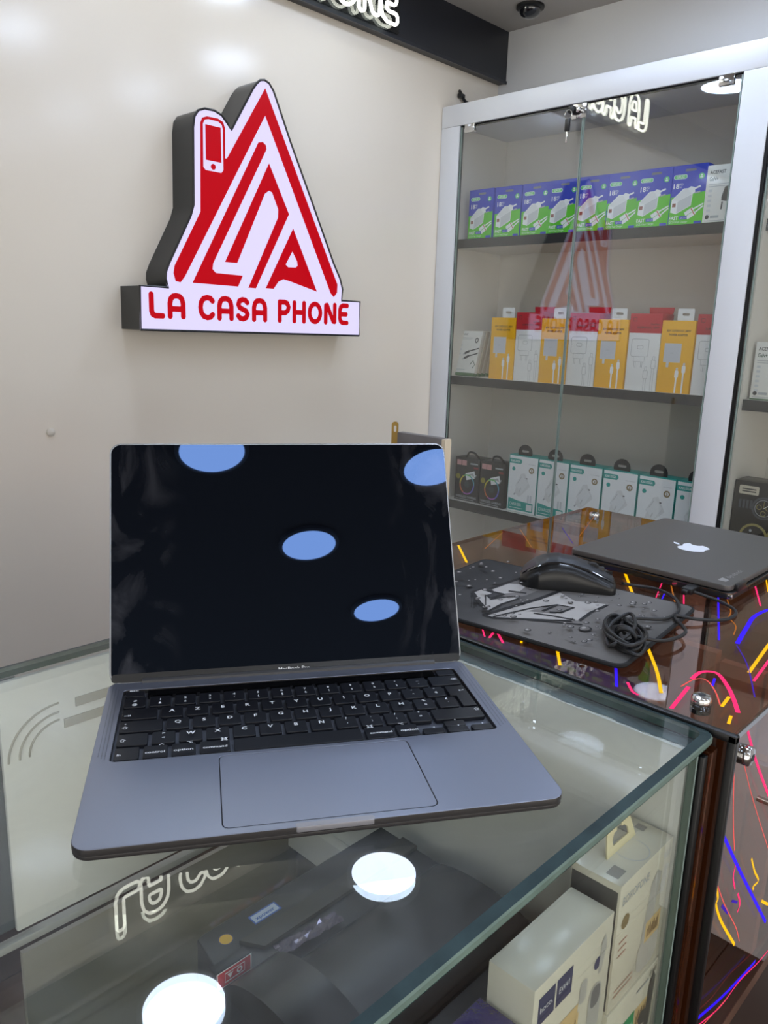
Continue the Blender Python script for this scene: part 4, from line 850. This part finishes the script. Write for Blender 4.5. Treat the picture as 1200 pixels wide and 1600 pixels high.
prism('cloth', [rrect(-10.8, 10.8, -13.8, 13.8, 1.0)], 0, .42, pad_mat(), pad, FLAT, .03)
tube('stitched_edge', [(a, b, .22) for a, b in rrect(-10.85, 10.85, -13.85, 13.85, 1.1, 6)], .24, mat('black thread', (16, 16, 17), .8), pad, 8, True)

t = thing('mouse', (53.4, 16.6, .52), 'black wired computer mouse on the mouse pad', 'mouse', rz=math.atan2(-9.6, 6.2)); t.scale = (.94, .95, .95)
def loft(name, m, th0, th1, grow, nt_=48, na=24, t0=0.0, t1=1.0, zmin=0.0):
    vs = []; fs = []
    for i in range(nt_+1):
        s = t0+(t1-t0)*i/nt_; x = -6.0+12.0*s                                # -6 tail .. +6 front
        wd = float(np.interp(s, (0, .03, .08, .2, .5, .8, .95, .985, 1), (1.5, 2.2, 2.75, 3.25, 2.95, 3.1, 3.05, 2.8, 2.4)))+grow
        hg = float(np.interp(s, (0, .03, .08, .16, .28, .4, .55, .7, .85, .96, 1), (1.0, 1.6, 2.2, 2.95, 3.6, 3.8, 3.55, 3.0, 2.3, 1.65, 1.1)))+grow
        for k in range(na+1):
            a = math.radians(th0+(th1-th0)*k/na); ca, sa = math.cos(a), math.sin(a)
            vs.append((x+(grow if s > .5 else -grow), wd*math.copysign(abs(ca)**.7, ca), zmin+hg*abs(sa)**.62))
    for i in range(nt_):
        for k in range(na): fs.append((i*(na+1)+k, i*(na+1)+k+1, (i+1)*(na+1)+k+1, (i+1)*(na+1)+k))
    fs.append(tuple(range(na+1))); fs.append(tuple(nt_*(na+1)+k for k in range(na+1))[::-1])
    o = mesh(name, vs, fs, m, t, smooth=True); return o
loft('body', mat('mouse side gloss', (12, 13, 15), .3), 0, 180, 0.0)
loft('top_shell', mat('mouse matte shell', (34, 37, 43), .42), 58, 122, .07, na=14, t0=.02, t1=.97)
loft('trim_strip', mat('mouse gloss trim', (16, 17, 20), .1, coat=1), 50, 57.5, .05, na=4, t0=.08, t1=.96); loft('trim_strip', mat('mouse gloss trim', (16, 17, 20), .1, coat=1), 122.5, 130, .05, na=4, t0=.08, t1=.96)
vs, fs = [], []
lathe('scroll_wheel', [(.95, -.35), (1.05, -.2), (1.05, .2), (.95, .35)], mat('wheel rubber', (14, 14, 15), .6), t, fr=frame((3.0, 0, 2.2), (1, 0, 0), (0, 0, 1)), n=24)
box('wheel_slot', 1.9, 4.6, -.42, .42, 1.8, 2.72, M_BLKR, t, .2); box('button_split', 4.4, 5.6, -.06, .06, 1.2, 2.2, M_BLKR, t)
M_CORD = mat('black cord', (18, 18, 19), .5)
cord = thing('mouse_cable', (48, 5, 0), 'black mouse cable coiled on the pad and plugged into the closed laptop', 'cable')
cg = lambda P: [(a-48, b-5, c_) for a, b, c_ in P]
tube('cord_run', spline(cg([(56.8, 11.0, 1.3), (58.6, 10.4, .8), (59.6, 8.0, .75), (58.0, 5.0, .78), (54.2, 2.8, .8), (50.2, 2.6, .85), (47.4, 4.8, .95), (44.4, 4.6, 1.2), (41.5, 2.8, 1.4)]), 10), .19, M_CORD, cord)
rnd = random.Random(5)
for i in range(6):
    a = math.radians(28+rnd.uniform(-16, 16)); cx, cy = 42.6+rnd.uniform(-.5, .5), 3.2+rnd.uniform(-.4, .4); rx, ry = 4.6+rnd.uniform(-.9, .6), 1.5+rnd.uniform(-.5, .6); P = []
    for k in range(14):
        an = 2*math.pi*k/14; u, v = rx*math.cos(an), ry*math.sin(an)*(1-.35*math.cos(an)**2); P.append((cx+u*math.cos(a)-v*math.sin(a), cy+u*math.sin(a)+v*math.cos(a), .75+.22*i*abs(math.sin(an*.5+i))+.12))
    tube('coil_loop', spline(cg(P), 5, True), .19, M_CORD, cord, 8, True)
for k in range(3):
    P = [(41.2+.35*k, 2.4+.25*k+1.0*math.cos(an), 1.25+.75*math.sin(an)) for an in [2*math.pi*i/12 for i in range(12)]]; tube('wrap_turn', spline(cg(P), 3, True), .19, M_CORD, cord, 8, True)
tube('cord_tail', spline(cg([(41.5, 2.0, 1.4), (44.0, -.2, .9), (48.2, -.6, .8), (51.5, 2.0, .75), (52.6, 2.2, .7), (54.0, .4, .45), (57.0, -1.4, .2), (60.4, -1.2, .2), (62.2, 1.0, .3), (62.0, 3.6, .7), (61.6, 4.9, .95)]), 10), .19, M_CORD, cord)
pl = thing('usb_plug', (62.4, 4.9, .25), 'black USB plug in the side of the closed laptop', 'plug')
box('plug_body', -1.5, .9, -.65, .65, .35, 1.1, M_BLACK, pl, .15); box('plug_neck', -2.2, -1.45, -.35, .35, .4, 1.0, M_BLACK, pl, .15); box('plug_metal', .9, 1.05, -.55, .55, .5, .95, M_CHROME, pl)

# print on the pad: angular logo and drops
p = Print(); wt = mat('pad print white', (172, 169, 166), .75); pk_ = mat('pad print black', (18, 18, 20), .75); md = mat('pad print grey', (112, 109, 107), .75)
def P2(pts): # desk-plane points -> pad frame
    c_, s_ = math.cos(-PA), math.sin(-PA); return [((a-45.4)*c_-(b-15)*s_, (a-45.4)*s_+(b-15)*c_) for a, b in pts]
LOGOPOLY = [('w', [(42.6, 22.5), (43.9, 22.4), (43.6, 20.6), (42.5, 20.7), (41.8, 19.6), (44.7, 18.3), (46.5, 17.8), (41.6, 17.5), (38.5, 17.3), (40.9, 20.5)]), ('g', [(44.8, 21.7), (51.2, 21.6), (49.8, 17.7), (46.2, 17.5), (43.6, 18.2), (44.4, 20.9)]), ('w', [(44.8, 21.4), (48.1, 21.4), (49.5, 19.6), (46.5, 18.8), (44.7, 19.6), (44.2, 20.7)]), ('w', [(37.1, 16.9), (45.9, 15.8), (50.2, 15.7), (48.8, 12.7), (42.8, 9.5), (37.1, 15.8)]), ('w', [(37.8, 17.0), (48.3, 15.9), (48.4, 13.3), (50.6, 9.5), (43.4, 8.9), (38.9, 13.6)]), ('g', [(42.9, 13.2), (46.0, 13.2), (46.4, 11.6), (43.7, 11.6)]), ('g', [(41.6, 14.4), (45.7, 13.5), (46.4, 11.4), (43.2, 11.8)])]
for col_, pts in LOGOPOLY: p.poly(P2(pts), {'w': wt, 'k': pk_, 'g': md}[col_])
LOGOLINE = [(0.5, [(42.1, 22.4), (43.9, 22.4), (44.4, 19.6)]), (0.6, [(42.0, 22.2), (40.0, 19.8), (38.7, 17.8)]), (0.55, [(44.7, 21.7), (47.9, 21.8), (51.4, 21.7)]), (0.5, [(45.8, 19.8), (46.4, 18.7), (46.7, 17.9)]), (0.5, [(42.6, 20.6), (42.0, 19.6), (44.5, 19.5)]), (0.25, [(41.6, 19.4), (44.7, 18.3)]), (0.3, [(38.3, 17.2), (41.4, 17.6), (44.5, 17.4)]), (0.6, [(37.0, 16.8), (41.3, 16.3), (45.9, 15.8), (50.5, 15.7)]), (0.35, [(37.3, 15.8), (42.7, 14.6), (46.1, 13.2)]), (0.45, [(37.0, 16.8), (37.0, 15.7), (39.8, 12.6), (42.7, 9.4)]), (0.4, [(43.4, 8.9), (46.6, 9.4), (50.4, 9.4)]), (0.3, [(39.3, 12.8), (41.0, 10.4), (42.6, 8.1)]), (0.35, [(41.6, 13.5), (42.5, 11.5), (43.2, 9.3)]), (0.4, [(42.9, 13.2), (46.0, 13.2), (46.6, 11.5), (44.0, 11.6), (43.2, 12.5)]), (0.12, [(41.6, 22.0), (37.9, 19.2)]), (0.12, [(41.5, 21.6), (37.9, 18.8)]), (0.12, [(41.0, 20.9), (38.5, 19.0)]), (0.12, [(42.5, 20.7), (38.8, 17.9)])]
for w_, pts in LOGOLINE: p.line(P2(pts), w_, pk_)
p.build('printed_logo', frame((0, 0, .42), (1, 0, 0), (0, 1, 0)), pad)['kind'] = 'stuff'
p = Print(); rnd = random.Random(11)
for i in range(110):
    x, y = rnd.uniform(-10, 10), rnd.uniform(-13, 13); r = rnd.choice((.2, .24, .3, .36, .44)) if i else .85
    if i == 0: x, y = -4.6, -7.4
    p.disc(x, y, r, pk_, r*.8, 12); p.disc(x+r*.08, y+r*.12, r*.78, md, r*.58, 12); p.disc(x+r*.2, y+r*.3, r*.42, wt, r*.26, 8)
p.build('printed_drops', frame((0, 0, .42), (1, 0, 0), (0, 1, 0)), pad, .1)['kind'] = 'stuff'

# ------------------------------------------------------------------ closed laptop on the desk
cl = thing('laptop', (63.6, .6, .02), 'closed dark laptop with white apple sticker on the acrylic desk', 'laptop')
M_DL = mat('dark laptop lid', (92, 89, 86), .42, .3); M_DLB = mat('dark laptop base', (28, 27, 27), .4)
prism('base', [rrect(0, 29, 0, 21.8, .8)], .3, 1.15, M_DLB, cl, FLAT, .12); prism('lid', [rrect(.05, 28.95, .35, 21.8, .8)], 1.25, 1.95, M_DL, cl, FLAT, .1)
prism('base_trim', [rrect(-.03, 29.03, -.03, 21.83, .85), rrect(.3, 28.7, .3, 21.5, .7)], .95, 1.08, mat('bronze trim', (120, 104, 88), .25, .9), cl)
for x in (1.6, 24.4): box('hinge', x, x+2.8, -.12, .9, .9, 1.9, mat('hinge dark', (44, 42, 42), .3, .6), cl, .15)
for i in range(24): box('vent_slot', 5.5+i*.7, 5.9+i*.7, -.06, .02, .5, .9, M_BLKR, cl)
for x in (2, 27):
    for y in (2, 19.8): box('rubber_foot', x-.8, x+.8, y-.5, y+.5, 0, .32, M_BLACK, cl)
lathe('power_jack', [(.32, 0), (.32, .06), (.12, .06)], M_CHROME, cl, fr=frame((-.03, 6.9, .72), (0, -1, 0), (0, 0, 1)), n=16)
box('corner_chip', -.06, .5, -.06, .5, .35, .95, M_CHROME, cl, .1)
p = Print(); AW = ink('sticker white', (236, 240, 248))
body = [(0, .33), (.12, .40), (.28, .42), (.42, .36), (.5, .27), (.40, .17), (.35, .05), (.37, -.08), (.45, -.17), (.53, -.22), (.46, -.38), (.35, -.54), (.22, -.62), (.08, -.58), (-.03, -.56), (-.14, -.59), (-.26, -.61), (-.38, -.52), (-.5, -.34), (-.56, -.1), (-.55, .12), (-.46, .29), (-.32, .40), (-.17, .41), (-.06, .36)]
leaf = [(0, .48), (.02, .62), (.12, .76), (.24, .82), (.24, .70), (.16, .56), (.05, .49)]
for L_ in (body, leaf): p.poly([(14.0+4.0*a, 11.0+3.6*b) for a, b in L_], AW)
p.build('apple_sticker', frame((0, 0, 1.95), (1, 0, 0), (0, 1, 0)), cl)
p = Print(); gl_ = ink('lid lettering', (150, 148, 146)); p.poly([(1.6, 1.4), (2.6, 1.4), (3.1, 2.4), (1.6, 2.4)], gl_); p.text('dynabook', 3.4, 1.6, .7, gl_, 4.6); p.build('lid_lettering', frame((0, 0, 1.95), (1, 0, 0), (0, 1, 0)), cl)
